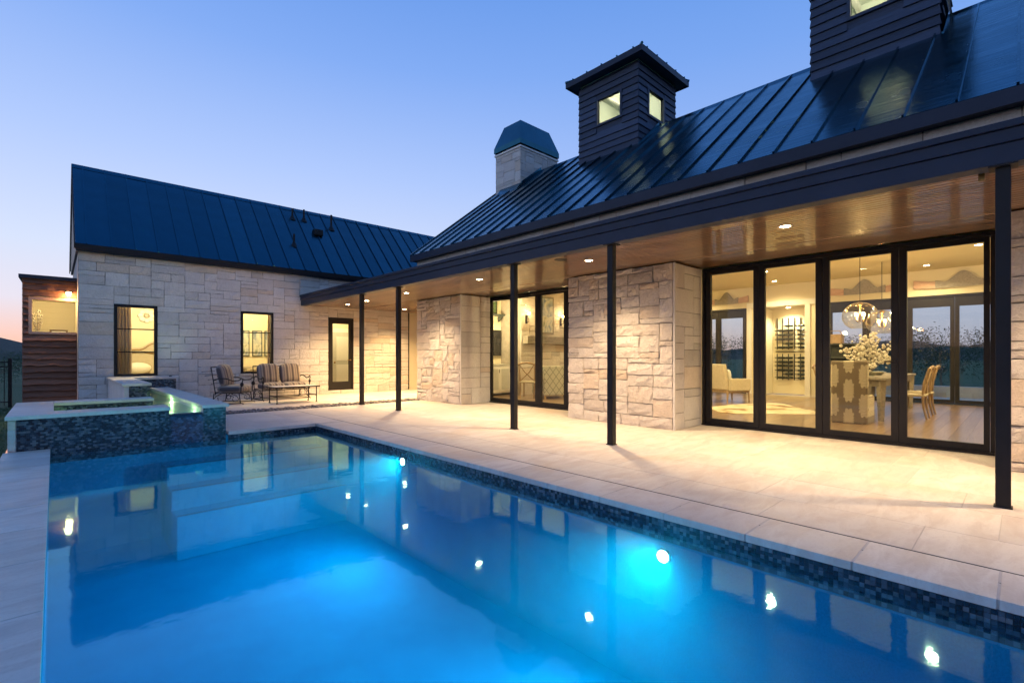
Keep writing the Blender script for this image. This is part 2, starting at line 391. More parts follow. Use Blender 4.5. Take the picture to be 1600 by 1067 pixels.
def m_curtain():
    t = NT('linen_curtain'); c = t.ramp(t.noise(t.coords((30, 30, 1)), 3), [(.3, (.66, .56, .42)), (.7, (.58, .49, .36))])
    d = t.n('ShaderNodeBsdfDiffuse'); tl = t.n('ShaderNodeBsdfTranslucent'); t.l(c, d.inputs[0]); t.l(c, tl.inputs[0])
    mxs = t.n('ShaderNodeMixShader'); mxs.inputs[0].default_value = .55; t.l(d.outputs[0], mxs.inputs[1]); t.l(tl.outputs[0], mxs.inputs[2]); t.l(mxs.outputs[0], t.out.inputs[0])
    return t.m
M['curtain'] = m_curtain()
M['tv'] = simple('television_screen', (.012, .013, .015), (.016, .017, .019), 3, .12, bump=0)
M['bottle'] = simple('dark_bottle_glass', (.012, .016, .010), (.02, .022, .014), 5, .1, bump=0)
M['petal'] = simple('white_petals', (.80, .74, .60), (.70, .62, .46), 30, .8, bump=0)
M['brass'] = simple('aged_brass', (.35, .22, .08), (.25, .16, .06), 12, .3, .9, bump=.1)
M['hutch'] = simple('dark_painted_cabinet', (.045, .055, .050), (.06, .07, .06), 5, .5)
M['ceramic'] = simple('pale_ceramic', (.62, .60, .52), (.56, .54, .46), 6, .25)
M['leaf'] = simple('foliage', (.030, .055, .022), (.055, .085, .030), 5, .8, rand=(.7, 1.3))
M['hill'] = simple('wooded_hill', (.022, .034, .024), (.036, .050, .034), .05, .95, bump=1, bscale=.6, bdist=1.5)
M['seed'] = simple('glass_seed_bubbles', (.95, .85, .6), (.9, .8, .55), 5, .05, 1.0, bump=0)
M['print'] = None
def m_print():
    t = NT('picture_print'); f = t.noise(t.coords((1, 1, 1)), 3.2, 4, .5, 1.0)
    c = t.ramp(f, [(.3, (.10, .16, .26)), (.45, (.40, .42, .40)), (.55, (.62, .58, .46)), (.7, (.20, .24, .18))])
    t.bsdf(c, .3); return t.m
M['print'] = m_print()

# ------------------------------------------------------------------ ground, hills
PX0, PX1, PY0, PY1 = -.485, 18.0, -4.0, 21.0
g = MB(); F_ = 900; GZ = -.10
for a in [(-F_, PX0, -F_, F_), (PX1, F_, -F_, F_), (PX0, PX1, -F_, PY0), (PX0, PX1, PY1, F_)]:
    g.add([(a[0], a[2], GZ), (a[1], a[2], GZ), (a[1], a[3], GZ), (a[0], a[3], GZ)], [(0, 1, 2, 3)])
struct(g.build('ground', M['grass']))
hm = MB(); NH = 220
for ring, (rad, zt) in enumerate([(150, -3), (240, 6.5), (420, 15), (620, 8)]):
    for k in range(NH):
        a = 2*pi*k/NH
        n = .5 + .5*sin(a*7+ring)*.35 + .28*sin(a*17+ring*2) + .18*sin(a*41+1.3*ring)
        z = zt*(.28 + .72*max(.0, min(1.1, n))) if zt > 0 else zt
        hm.v.append((rad*cos(a), rad*sin(a), z))
for r_ in range(3):
    for k in range(NH):
        hm.f.append((r_*NH+k, r_*NH+(k+1) % NH, (r_+1)*NH+(k+1) % NH, (r_+1)*NH+k)); hm.sm.append(True)
struct(hm.build('hills', M['hill']))

# ------------------------------------------------------------------ pool
WZ = -.115
XL, XR, YF, YN, PD = -.055, 3.45, 8.80, -1.8, -1.45
p = MB()
# shell: floor slopes gently, walls as thick slabs
p.box(XL-.25, XL, YN-.25, YF+.02, PD-.2, -.055)
p.box(XR, XR+.25, YN-.25, YF+.25, PD-.2, -.055)
p.box(XL, XR, YN-.25, YN, PD-.2, -.055)
p.box(XL, XR, YF, YF+.25, PD-.2, -.055)
p.box(XL, XR, YN, YF, PD-.2, PD)
struct(p.build('pool_basin', M['plaster']))
st = MB()
for i, (yy, zz) in enumerate([(8.30, -.36), (7.92, -.62), (7.54, -.88)]):
    st.box(1.15, XR-.002, yy, YF-.002, PD+.002, zz)
struct(st.build('pool_steps', M['plaster'], bevel=.02))
se = MB()
for yy, zz in [(8.30, -.36), (7.92, -.62), (7.54, -.88)]:
    se.box(1.16, XR-.01, yy+.02, yy+.07, zz+.001, zz+.006)
se.build('step_edge_tile', M['tilegrout'], bpy.data.objects['pool_steps'])
wt = MB().box(XL+.004, XR-.004, YN+.004, YF-.004, PD+.004, WZ)
struct(wt.build('pool_water', M['water']))
# waterline mosaic band
band = struct(MB().box(XR-.004, XR-.0005, YN, YF-.006, -.22, -.056).box(XL+.0005, XL+.004, YN, YF-.006, -.22, -.056).box(2.03, XR-.005, YF-.004, YF-.0005, -.22, -.056).build('waterline_tile_band', M['tilegrout']))
TS = .0262; tile = MB(); singles = 0
tm = MB().box(-.0045, 0, -.0118, .0118, -.0118, .0118).mesh('tile', M['tile1'])
ny = int((YF-YN-.02)/TS)
for j in range(6):
    z = -.0575 - TS*(j+.5)
    for i in range(ny):
        y = YN + TS*(i+.5)
        if j < 3 and -.12 < y < 1.75:
            o = bpy.data.objects.new('tile', tm); o.location = (XR-.004, y, z); link(o, band); singles += 1
        else:
            tile.box(XR-.0085, XR-.004, y-.0118, y+.0118, z-.0118, z+.0118)
    for i in range(int((3.44-2.04)/TS)):
        x = 2.04+TS*(i+.5); tile.box(x-.0118, x+.0118, YF-.0085, YF-.004, z-.0118, z+.0118)
tag(tile.build('mosaic_tiles', M['tile'], band), kind='stuff')

# underwater lamps on the house-side wall
for i, (y, z, e) in enumerate([(1.92, -.335, 1150), (5.78, -.215, 820)]):
    f = empty('pool_light', (XR-.006, y, z))
    tag(f, ['round blue underwater pool lamp nearest the right edge of the pool', 'round blue underwater pool lamp farther along the wall near the steps', 'underwater pool lamp at the near end of the house-side pool wall'][i], 'pool light', 'underwater lamps along the house-side pool wall')
    MB().tube([(0, 0, 0), (-.016, 0, 0)], .062, 20).build('lamp_ring', M['bronze'], f)
    MB().tube([(-.016, 0, 0), (-.022, 0, 0)], .046, 20).build('lamp_lens', M['poollens'], f)
    light('SPOT', 'pool_lamp', (-.03, 0, 0), e, (.03, .80, 1.0), f, .05, (-3, 0, -.55), 165, .8)

# ------------------------------------------------------------------ paving
slabbase = struct(MB().box(XR+.25, 8.9, YN-2.2, 11.40, -.3, -.0018).box(XL-.25, XR+.25, YN-2.2, YN-.25, -.3, -.0565)
                  .box(2.05, XR+.25, YF+.25, 11.40, -.3, -.0020).box(2.05, 16, 11.86, 15.2, -.3, -.0019).box(2.05, 8.9, 11.40, 11.86, -.3, -.06).build('patio_paving', M['grout']))
def paver(parent, x0, x1, y0, y1, zt=0.0, th=.034, gap=.0025, name='paver', bev=.0012):
    zt += R.uniform(-.0004, .0008)
    g2, b = gap, bev
    vs_ = [(x0+g2, y0+g2, zt-th), (x1-g2, y0+g2, zt-th), (x1-g2, y1-g2, zt-th), (x0+g2, y1-g2, zt-th),
           (x0+g2, y0+g2, zt-b), (x1-g2, y0+g2, zt-b), (x1-g2, y1-g2, zt-b), (x0+g2, y1-g2, zt-b),
           (x0+g2+b, y0+g2+b, zt), (x1-g2-b, y0+g2+b, zt), (x1-g2-b, y1-g2-b, zt), (x0+g2+b, y1-g2-b, zt)]
    fs = [(3, 2, 1, 0), (8, 9, 10, 11)]
    for k in range(4):
        n_ = (k+1) % 4
        fs += [(k, n_, 4+n_, 4+k), (4+k, 4+n_, 8+n_, 8+k)]
    return MB().add(vs_, fs).build(name, M['paver'], parent)
def rows(x0, x1, widths, y0, y1, lens, pat):
    x = x0; i = 0
    while x < x1 - .05:
        wd = widths[i % len(widths)]; xe = min(x+wd, x1)
        if x1 - xe < .15: xe = x1
        y = y0 - (i*.37 % .8)
        while y < y1 - .02:
            ln = R.choice(lens); a = max(y, y0); b = min(y+ln, y1)
            if y1 - b < .2: b = y1; y = y1
            if b-a > .05: paver(pat, x, xe, a, b)
            y += ln
        x = xe; i += 1
MB().box(3.9045, 3.9145, YN-2, 11.38, -.034, .0001).build('expansion_joint', M['bronze'], slabbase)
rows(3.915, 8.34, [.61, .76, .61, .92, .76], YN-2.0, 11.38, [.92, 1.22, 1.52], slabbase)
rows(2.06, 3.905, [.62, .61, .61], 9.24, 11.38, [.72, .61, .92], slabbase)
rows(2.06, 16, [.9, 1.2, .9], 11.88, 15.16, [1.1, 1.3], slabbase)
# coping
cop = struct(MB().box(3.47, 3.90, YN-.4, YF+.40, -.058, -.052).box(-.46, -.07, YN-.4, YF-.02, -.2, -.052).box(3.44, 3.69, YN-.4, YF-.035, -.0515, -.0016).box(3.44, 3.69, YF-.02, 9.23, -.0515, -.0016).box(-.46, -.05, YN-.4, 8.76, -.0515, -.0016).box(2.06, 3.40, YF-.015, 9.23, -.0512, -.0017).build('pool_coping', M['grout']))
ys = [.086 + .61*k for k in range(-4, 15)]
for a, b in zip(ys, ys[1:]):
    if b > YF-.03: b = YF-.03
    if a < b-.05: paver(cop, 3.425, 3.904, a, b, 0, .05, .006, 'coping_stone', .0012)
paver(cop, 3.425, 3.904, YF-.03, 9.235, 0, .05, .006, 'coping_stone', .0012)
for a, b in [(2.03, 2.50), (2.50, 2.96), (2.96, 3.425)]: paver(cop, a, b, YF-.03, 9.235, 0, .05, .006, 'coping_stone', .0012)
yl = [-2.2, -1.3, -.4, .5, 1.4, 2.32, 3.23, 4.05, 4.82, 5.55, 6.72, 7.52, 8.10, 8.77]
for a, b in zip(yl, yl[1:]): paver(cop, -.475, -.033, a, b, 0, .05, .006, 'coping_stone', .0012)
for k in range(6): paver(cop, -.03+k*.58, .55+k*.58 if k < 5 else 3.42, YN-.45, YN+.03, 0, .05, .006, 'coping_stone', .0012)
# a slim drain slot and small discs let into the paving
lid = MB().lathe([(.001, .0), (.07, .0), (.085, -.004)], (0, 0, .0035), 20).mesh('drain_cover', M['paver'])
for i, (x, y) in enumerate([(4.02, 2.75), (4.0, 1.62), (5.0, 8.35)]):
    o = bpy.data.objects.new('drain_cover', lid); o.location = (x, y, 0); link(o, slabbase)
# pebble strip
pb = MB()
for k in range(2600):
    x = R.uniform(2.08, 7.32); y = R.uniform(11.41, 11.85); r = R.uniform(.018, .042)
    a = R.uniform(0, pi); ex = R.uniform(.8, 1.5)
    n_, m_ = 6, 4; z = -.035 + R.uniform(0, .055)
    prof = [(max(r*sin(pi*i/m_), 1e-4), -r*.6*cos(pi*i/m_)) for i in range(m_+1)]
    vs_ = []
    for q, zz in prof:
        for kk in range(n_):
            px_, py_ = q*cos(2*pi*kk/n_)*ex, q*sin(2*pi*kk/n_)
            vs_.append((x+px_*cos(a)-py_*sin(a), y+px_*sin(a)+py_*cos(a), z+zz))
    pb.add(vs_, [(i*n_+kk, i*n_+(kk+1) % n_, (i+1)*n_+(kk+1) % n_, (i+1)*n_+kk) for i in range(m_) for kk in range(n_)], True)
tag(pb.build('pebbles', M['pebble']), 'strip of dark river pebbles between the two patios', 'pebbles', kind='stuff')

# ------------------------------------------------------------------ ashlar stone facing
def ashlar(parent, org, ud, nd, u0, u1, v0, v1, openings=(), cell=(.16, .125), rough=.012, mat='stone', wmax=5, name='stone', body=.14, seed=1, hs=(1, 2, 2, 3)):
    rr = random.Random(seed); org = Vector(org); ud = Vector(ud); nd = Vector(nd)
    def lines(a, b, keys, c):
        ks = sorted({a, b, *[k for k in keys if a < k < b]}); out_ = [a]
        for p_, q in zip(ks, ks[1:]):
            n = max(1, round((q-p_)/c)); wob = c*.16
            for i in range(1, n+1): out_.append(q if i == n else p_+(q-p_)*i/n + rr.uniform(-wob, wob)*.7)
        return out_
    U = lines(u0, u1, [k for o in openings for k in o[:2]], cell[0]); V = lines(v0, v1, [k for o in openings for k in o[2:]], cell[1])
    nu, nv = len(U)-1, len(V)-1
    occ = [[False]*nv for _ in range(nu)]
    for i in range(nu):
        for j in range(nv):
            cu, cv = (U[i]+U[i+1])/2, (V[j]+V[j+1])/2
            if any(o[0] < cu < o[1] and o[2] < cv < o[3] for o in openings): occ[i][j] = True
    rects = []
    for j in range(nv):
        for i in range(nu):
            if occ[i][j]: continue
            h_ = rr.choice(hs); w_ = rr.choice([2, 3, 3, 4, 4, wmax]) if h_ < 3 else rr.choice([2, 3, 3, 4])
            if h_ == 1: w_ = rr.choice([2, 3, 4, wmax])
            ww = 0
            while ww < w_ and i+ww < nu and not occ[i+ww][j]: ww += 1
            # avoid leaving a one-cell sliver
            if i+ww < nu and not occ[i+ww][j] and (i+ww+1 >= nu or occ[i+ww+1][j]): ww += 1
            hh = 1
            while hh < h_ and j+hh < nv and all(not occ[i+k][j+hh] for k in range(ww)): hh += 1
            for a in range(ww):
                for b in range(hh): occ[i+a][j+b] = True
            rects.append((U[i], U[i+ww], V[j], V[j+hh]))
    wall = MB()
    def W(u, v, n): q = org + ud*u + nd*n; return (q.x, q.y, q.z+v)
    flip = ud.cross(Vector((0, 0, 1))).dot(nd) < 0
    for a, b, c, d in rects:
        vs_ = [W(a, c, -body), W(b, c, -body), W(b, d, -body), W(a, d, -body), W(a, c, -.016), W(b, c, -.016), W(b, d, -.016), W(a, d, -.016)]
        wall.add(vs_, [(0, 3, 2, 1), (4, 5, 6, 7), (0, 1, 5, 4), (1, 2, 6, 5), (2, 3, 7, 6), (3, 0, 4, 7)])
    wo = wall.build('stone_wall', M['mortar'], parent)
    rects.sort(key=lambda q: -(q[1]-q[0])*(q[3]-q[2])); extra = MB()
    for a, b, c, d in rects:
        gp = rr.uniform(.004, .0075); a += gp; b -= gp; c += gp; d -= gp
        nx, nz = (4, 3) if rough > .008 else (3, 2)
        tilt = (rr.uniform(-.3, .3)*rough, rr.uniform(-.3, .3)*rough); lift = rr.uniform(0, .6)*rough
        vs_ = []; idx = {}
        for i in range(nx+1):
            for k in range(nz+1):
                fu, fv = i/nx, k/nz
                edge = i in (0, nx) or k in (0, nz)
                if 0 < i < nx: fu += rr.uniform(-.07, .07)
                if 0 < k < nz: fv += rr.uniform(-.09, .09)
                n = lift + tilt[0]*(fu-.5)*2 + tilt[1]*(fv-.5)*2
                n += rr.uniform(.0, .75)*rough if edge else rough*rr.uniform(.35, 1.2)
                wob = .005 if rough > .006 else .002
                du = rr.uniform(-wob, wob) if edge else 0; dv = rr.uniform(-wob, wob) if edge else 0
                idx[i, k] = len(vs_); vs_.append(W(a+(b-a)*fu+du, c+(d-c)*fv+dv, n))
        fs = [(idx[i, k], idx[i+1, k], idx[i+1, k+1], idx[i, k+1]) for i in range(nx) for k in range(nz)]
        ring = [(i, 0) for i in range(nx)] + [(nx, k) for k in range(nz)] + [(i, nz) for i in range(nx, 0, -1)] + [(0, k) for k in range(nz, 0, -1)]
        base = len(vs_)
        for i, k in ring:
            q = vs_[idx[i, k]]; n0 = (Vector(q)-org).dot(nd); vs_.append(tuple(Vector(q) - nd*(n0+.024)))
        for t_ in range(len(ring)):
            t2 = (t_+1) % len(ring); fs.append((idx[ring[t_]], base+t_, base+t2, idx[ring[t2]]))
        if flip: fs = [f[::-1] for f in fs]
        if len(wo.children) < 300: MB().add(vs_, fs).build(name, M[mat], wo)
        else: extra.add(vs_, fs)
    if extra.v: tag(extra.build('small_stones', M[mat], wo), kind='stuff')
    return wo

# ------------------------------------------------------------------ guest wing (far, across the frame)
YW = 15.2
wing = empty('guest_wing', (0, 0, 0)); tag(wing, 'long stone wing with a blue-black metal roof and two lit windows', 'building')
W1 = (1.052, 1.912, .717, 2.48); W2 = (3.824, 4.689, .717, 2.48); DR = (6.333, 7.168, .115, 2.44)
ashlar(wing, (0, YW, 0), (1, 0, 0), (0, -1, 0), (.403), 9.25, -.05, 3.76, [W1, W2, DR], (.150, .104), .0135, 'stone', 5, seed=3, hs=(1, 2, 2, 2, 3))
MB().box(.405, .62, YW+.142, 19.7, -.1, 3.75).prism([(YW+.145, 3.75), (17.45, 6.18), (19.7, 3.75)], 'x', .407, .6).build('gable_wall', M['stone'], wing)
MB().box(9.26, 16, YW-.005, YW+.12, -.05, 3.7).box(9.30, 16, YW+.13, 19.6, 3.45, 3.6).build('plaster_wall', M['wallpaint'], wing)
BX('corner_trim', M['bronze'], wing, 9.235, 9.265, YW-.035, YW-.006, .02, 2.757)
# roof
th = math.atan2(6.31-3.82, 17.45-15.05); Lw = math.hypot(6.31-3.82, 17.45-15.05)
wr = MB().prism([(15.08, 3.79), (17.45, 6.26), (19.82, 3.79), (19.82, 3.66), (15.08, 3.66)], 'x', .36, 16).build('roof', M['fascia'], wing)
BX('fascia', M['bronze'], wing, .345, 16, 15.035, 15.075, 3.69, 3.822)
pm = MB().box(-.226, .226, 0, Lw, .0, .012).mesh('roof_panel', M['roof'])
sm_ = MB().box(-.011, .011, -.005, Lw, .0, .042).mesh('roof_seam', M['roof'])
x = .547; k = 0
def place(name, me, loc, rot, parent):
    o = bpy.data.objects.new(name, me); o.location = loc; o.rotation_euler = rot; return link(o, parent)
first = MB().box(0, .196, 0, Lw, .0, .012).build('roof_panel', M['roof'], wr); first.location = (.347, 15.05, 3.82); first.rotation_euler = (th, 0, 0)
while x < 15.8:
    place('roof_seam', sm_, (x, 15.05, 3.82), (th, 0, 0), wr)
    place('roof_panel', pm, (x+.2285, 15.05, 3.818), (th+R.uniform(-.0012, .0012), R.uniform(-.004, .004), 0), wr)
    x += .457
MB().box(.347, 16, 15.05, 15.06, 3.0, 3.001)
back = MB().add([(.347, 17.45, 6.31), (16, 17.45, 6.31), (16, 19.9, 3.77), (.347, 19.9, 3.77)], [(0, 1, 2, 3)]).build('back_slope', M['roof'], wr)
MB().prism([(17.33, 6.215), (17.45, 6.345), (17.57, 6.215), (17.45, 6.30)], 'x', .335, 16).build('ridge_cap', M['roof'], wr)
MB().prism([(15.03, 3.70), (15.03, 3.835), (17.45, 6.335), (19.87, 3.835), (19.87, 3.70), (17.45, 6.20)], 'x', .325, .345).build('rake_trim', M['bronze'], wr)
# roof vents
for (vx, vy, hgt, r) in [(5.86, 17.02, .34, .045), (6.24, 17.02, .38, .045), (7.13, 16.86, .50, .05), (5.53, 15.92, .36, .045)]:
    z0 = 3.82 + (vy-15.05)*math.tan(th)
    MB().tube([(vx, vy, z0-.05), (vx, vy, z0+hgt)], r*.7, 10).tube([(vx, vy, z0-.07), (vx, vy, z0+.10)], [r*2.6, r*.9], 10).build('vent_pipe', M['bronze'], wing)
MB().box(6.36, 6.66, 16.38, 16.62, 5.28, 5.50).build('box_vent', M['bronze'], wing, .03)

def window(parent, x0, x1, z0, z1, y, bars, fr=.065, sill=True, name='window'):
    f = MB()
    f.box(x0, x1, y-.02, y+.09, z1-fr, z1).box(x0, x1, y-.02, y+.09, z0, z0+fr*.8).box(x0, x0+fr, y-.02, y+.09, z0+fr*.8, z1-fr).box(x1-fr, x1, y-.02, y+.09, z0+fr*.8, z1-fr)
    o = f.build(name, M['bronze'], parent, .004)
    for zb in bars: BX('muntin', M['bronze'], o, x0+fr, x1-fr, y+.005, y+.055, zb-.014, zb+.014)
    BX('pane', M['glass'], o, x0+fr, x1-fr, y+.028, y+.034, z0+fr*.8, z1-fr)
    if sill: BX('sill', M['stone'], o, x0-.04, x1+.04, y-.05, y+.06, z0-.075, z0-.003, bevel=.006)
    return o
window(wing, *W1, YW, [1.31, 1.88], sill=False); window(wing, *W2, YW, [1.31, 1.88])
d = MB().box(DR[0], DR[1], YW-.02, YW+.08, DR[3]-.05, DR[3]).box(DR[0], DR[0]+.045, YW-.02, YW+.08, DR[2], DR[3]-.05).box(DR[1]-.045, DR[1], YW-.02, YW+.08, DR[2], DR[3]-.05).build('glass_door', M['bronze'], wing)
dl = MB(); a, b = DR[0]+.047, DR[1]-.047
dl.box(a, a+.10, YW+.01, YW+.055, DR[2], 2.388).box(b-.10, b, YW+.01, YW+.055, DR[2], 2.388).box(a+.10, b-.10, YW+.01, YW+.055, 2.25, 2.388).box(a+.10, b-.10, YW+.01, YW+.055, DR[2], DR[2]+.27)
dl.build('door_leaf', M['bronze'], d)
BX('pane', M['glass'], d, a+.10, b-.10, YW+.03, YW+.036, DR[2]+.27, 2.25)
MB().tube([(b-.05, YW-.03, 1.08), (b-.16, YW-.03, 1.08)], .011, 8).tube([(b-.05, YW+.01, 1.08), (b-.05, YW-.03, 1.08)], .02, 10).build('door_handle', M['brass'], d)
# rooms behind: bedroom, study, hall
rm = MB()
for (a, b, yb) in [(.62, 3.3, 17.9), (3.45, 5.75, 17.3), (5.9, 9.2, 17.0)]:
    rm.box(a, b, yb, yb+.1, 0, 3.2).box(a-.1, a, YW+.145, yb+.1, 0, 3.2).box(b, b+.04, YW+.145, yb+.1, 0, 3.2)
    rm.box(a-.1, b+.04, YW+.145, yb+.1, 2.9, 3.0)
struct(rm.build('wing_room_walls', M['wallpaint']))
struct(MB().box(.5, 9.25, YW+.145, 18.1, -.02, .0).build('wing_room_floor', M['floorwood']))
def curtain(x0, x1, y, z0, z1, label):
    c = MB(); n = 26; fr = []; 
    for i in range(n+1):
        xx = x0+(x1-x0)*i/n; yy = y + .035*sin(i*1.9)+.012*sin(i*.7)
        fr.append((xx, yy))
    for i in range(n):
        (xa, ya), (xb, yb) = fr[i], fr[i+1]
        c.add([(xa, ya, z0), (xb, yb, z0), (xb, yb, z1), (xa, ya, z1), (xa, ya+.01, z0), (xb, yb+.01, z0), (xb, yb+.01, z1), (xa, ya+.01, z1)], [(0, 1, 2, 3), (7, 6, 5, 4)], True)
    t_ = empty('curtain', (0, 0, 0)); c.build('drape', M['curtain'], t_)
    MB().tube([(x0-.1, y+.01, z1+.03), (x1+.3, y+.01, z1+.03)], .014, 8).build('curtain_rod', M['bronze'], t_)
    tag(t_, label, 'curtain')
curtain(.92, 1.42, YW+.30, .15, 2.62, 'pleated linen curtain at the left side of the window above the spa')
curtain(4.62, 5.15, YW+.30, .15, 2.62, 'pleated linen curtain in the window behind the patio loveseat')
# bedroom: medallion, headboard with scrolls, bed
t_ = empty('wall_medallion', (1.98, 17.88, 2.40)); tag(t_, 'pale flower-shaped wall medallion seen through the window above the spa', 'wall ornament')
for k in range(8):
    a = 2*pi*k/8; MB().ball((.14*cos(a), -.02, .14*sin(a)), .075, 10, 6, (1, .35, 1)).build('petal', M['trim'], t_)
MB().ball((0, -.03, 0), .06, 10, 6, (1, .5, 1)).build('hub', M['linen'], t_)
t_ = empty('bed', (2.15, 17.2, 0)); tag(t_, 'cream bed with carved curved headboard behind the window above the spa', 'bed')
hb = MB(); n = 24
prof = [(-.8+1.6*i/n, 1.45 + .14*cos((i/n-.5)*2*pi) + .05*cos((i/n-.5)*6*pi)) for i in range(n+1)]
hb.prism([(-.8, .3)] + prof + [(.8, .3)], 'y', .60, .66).build('headboard', M['linen'], t_)
MB().tube([(q[0], .59, q[1]-.06) for q in prof], .018, 6).build('headboard_moulding', M['brass'], t_)
MB().box(-.8, .8, -1.2, .59, .25, .70).build('mattress', M['linen'], t_, .08)
for s in (-.4, .4): MB().ball((s, .40, .86), .26, 14, 8, (1.25, .45, .65)).build('pillow', M['trim'], t_)
MB().tube([(-.75, .585, 1.28), (-.3, .58, 1.33), (.1, .58, 1.27), (.5, .58, 1.34), (.78, .58, 1.30)], .02, 6).build('headboard_scroll', M['brass'], t_)
# study pictures
for i, (px, lab) in enumerate([(4.45, 'narrow framed picture at the left on the study wall behind the second window'), (4.83, 'narrow framed picture in the middle of the study wall behind the second window'), (5.20, 'narrow framed picture at the right on the study wall behind the second window')]):
    t_ = empty('framed_picture', (px, 17.28, 1.62)); tag(t_, lab, 'picture', 'framed pictures in the study')
    BX('frame', M['hutch'], t_, -.15, .15, -.03, 0, -.42, .42); BX('print', M['print'], t_, -.12, .12, -.036, -.031, -.39, .39)
t_ = empty('console_table', (4.9, 17.0, 0)); tag(t_, 'pale low console table under the pictures in the study', 'table')
BX('table_top', M['linen'], t_, -.6, .6, -.2, .2, .82, .87)
for sx in (-.52, .52):
    for sy in (-.15, .15): BX('leg', M['linen'], t_, sx-.03, sx+.03, sy-.03, sy+.03, 0, .82)
# hall door
t_ = empty('interior_door', (7.62, 16.98, 0)); tag(t_, 'pale panelled interior door seen through the glass patio door', 'door')
BX('door_frame', M['trim'], t_, -.55, .55, -.03, 0, 0, 2.2); BX('door_leaf', M['ceramic'], t_, -.43, .43, -.055, -.031, .02, 2.06)
for (za, zb) in [(.2, .9), (1.05, 1.9)]: 
    BX('panel', M['trim'], t_, -.28, .28, -.066, -.056, za, zb, bevel=.008)
MB().ball((-.35, -.09, .98), .035, 10, 6).build('door_knob', M['brass'], t_)
for (lx, ly, e, r, lab) in [(1.9, 15.75, 330, .1, 'bedroom'), (4.3, 15.7, 230, .1, 'study'), (7.0, 15.7, 150, .1, 'hall')]:
    t_ = empty('ceiling_light', (lx, ly, 2.9)); tag(t_, 'round flush ceiling light in the %s of the stone wing' % lab, 'ceiling light')
    MB().lathe([(.001, -.05), (.1, -.045), (.14, -.01), (.14, 0)], n=20).build('diffuser', M['sconce'], t_)
    light('POINT', 'ceiling_lamp', (0, 0, -.10), e, WARM2, t_, .05)

# cedar bay at the gable end
bay = empty('cedar_bay', (0, 0, 0)); tag(bay, 'small reddish cedar-clad bay with a lit picture window at the gable end', 'building')
YB = 15.9; BW = (-.38, .40, 1.78, 2.53)
body = MB().box(-.50, -.40, YB+.02, 18.6, -.1, 3.0).box(-.40, .40, YB+.02, YB+.08, -.1, BW[2]).box(-.40, .40, YB+.02, YB+.08, BW[3], 3.0).box(-.4, .4, 17.4, 17.5, -.1, 3.0).box(-.4, .4, YB+.09, 17.4, 1.55, 1.6).box(-.4, .4, YB+.09, 17.4, 2.62, 2.66)
body.box(.395, .402, YB+.03, 17.4, 1.6, 2.62).build('bay_wall', M['wallpaint'], bay)
zb = -.05; k = 0
while zb < 2.95:
    hgt = .148
    def lap(x0, x1):
        n = max(2, int((x1-x0)/.12)); vs_ = []
        for i in range(n+1):
            xx = x0+(x1-x0)*i/n; w_ = R.uniform(-.016, .016)
            vs_ += [(xx, YB+.02, zb+w_), (xx, YB-.062+R.uniform(-.006, .006), zb+w_), (xx, YB+.005, zb+hgt+.02), (xx, YB+.02, zb+hgt+.02)]
        fs = []
        for i in range(n):
            q = 4*i
            fs += [(q+1, q+5, q+6, q+2), (q, q+4, q+5, q+1), (q+2, q+6, q+7, q+3)]
        fs += [(0, 1, 2, 3), (4*n+3, 4*n+2, 4*n+1, 4*n)]
        MB().add(vs_, fs).build('siding_board', M['cedar'], bay)
    if zb+hgt > BW[2]-.03 and zb < BW[3]+.03: lap(-.54, BW[0]-.05)
    else: lap(-.54, .40)
    # side boards
    MB().add([(-.50, YB-.02, zb), (-.545, YB-.02, zb), (-.51, YB-.02, zb+hgt+.02), (-.50, 18.6, zb), (-.545, 18.6, zb), (-.51, 18.6, zb+hgt+.02)], [(0, 1, 2), (3, 5, 4), (1, 4, 5, 2), (0, 3, 4, 1)]).build('siding_board', M['cedar'], bay)
    zb += hgt; k += 1
f = MB()
x0, x1, z0, z1 = BW
f.box(x0-.06, x1, YB-.05, YB+.07, z1, z1+.055).box(x0-.06, x1, YB-.05, YB+.07, z0-.055, z0).box(x0-.06, x0, YB-.05, YB+.07, z0, z1)
f = f.build('bay_window', M['pinkwood'], bay)
for k in range(7): BX('inner_board', M['wallpaint'], bay, -.398, .394, 17.385, 17.398, 1.61+.145*k, 1.61+.145*k+.139)
BX('pane', M['glass'], f, x0, x1, YB+.02, YB+.026, z0, z1)
MB().prism([(YB-.10, 3.02), (YB-.10, 3.10), (18.7, 3.22), (18.7, 3.12)], 'x', -.60, .395).build('bay_roof', M['fascia'], bay)
lampo = empty('wall_lamp', (.25, YB-.09, 2.73)); tag(lampo, 'glowing round wall lamp over the cedar bay window', 'lamp')
MB().tube([(0, .11, .0), (0, .04, .02)], .05, 14).build('back_plate', M['bronze'], lampo)
MB().lathe([(.03, .05), (.075, .03), (.08, .015)], n=16).build('hood', M['bronze'], lampo)
MB().ball((0, 0, -.01), .05, 14, 8).build('bulb', M['bulb'], lampo)
light('POINT', 'wall_lamp_light', (0, -.05, -.09), 22, (1, .52, .20), lampo, .05)
t_ = empty('bay_picture', (.08, 16.9, 1.62)); tag(t_, 'small framed picture leaning on the ledge of the cedar bay window', 'picture')
BX('frame', M['brass'], t_, -.17, .17, 0, .02, 0, .26); BX('mat_board', M['trim'], t_, -.13, .13, -.004, -.001, .04, .22)
t_ = empty('dried_branch_vase', (-.30, 16.3, 1.60)); tag(t_, 'vase of dried branches at the left of the cedar bay window', 'vase')
MB().lathe([(.05, 0), (.07, .1), (.04, .2), (.05, .22)], n=14).build('vase', M['ceramic'], t_)
br = MB()
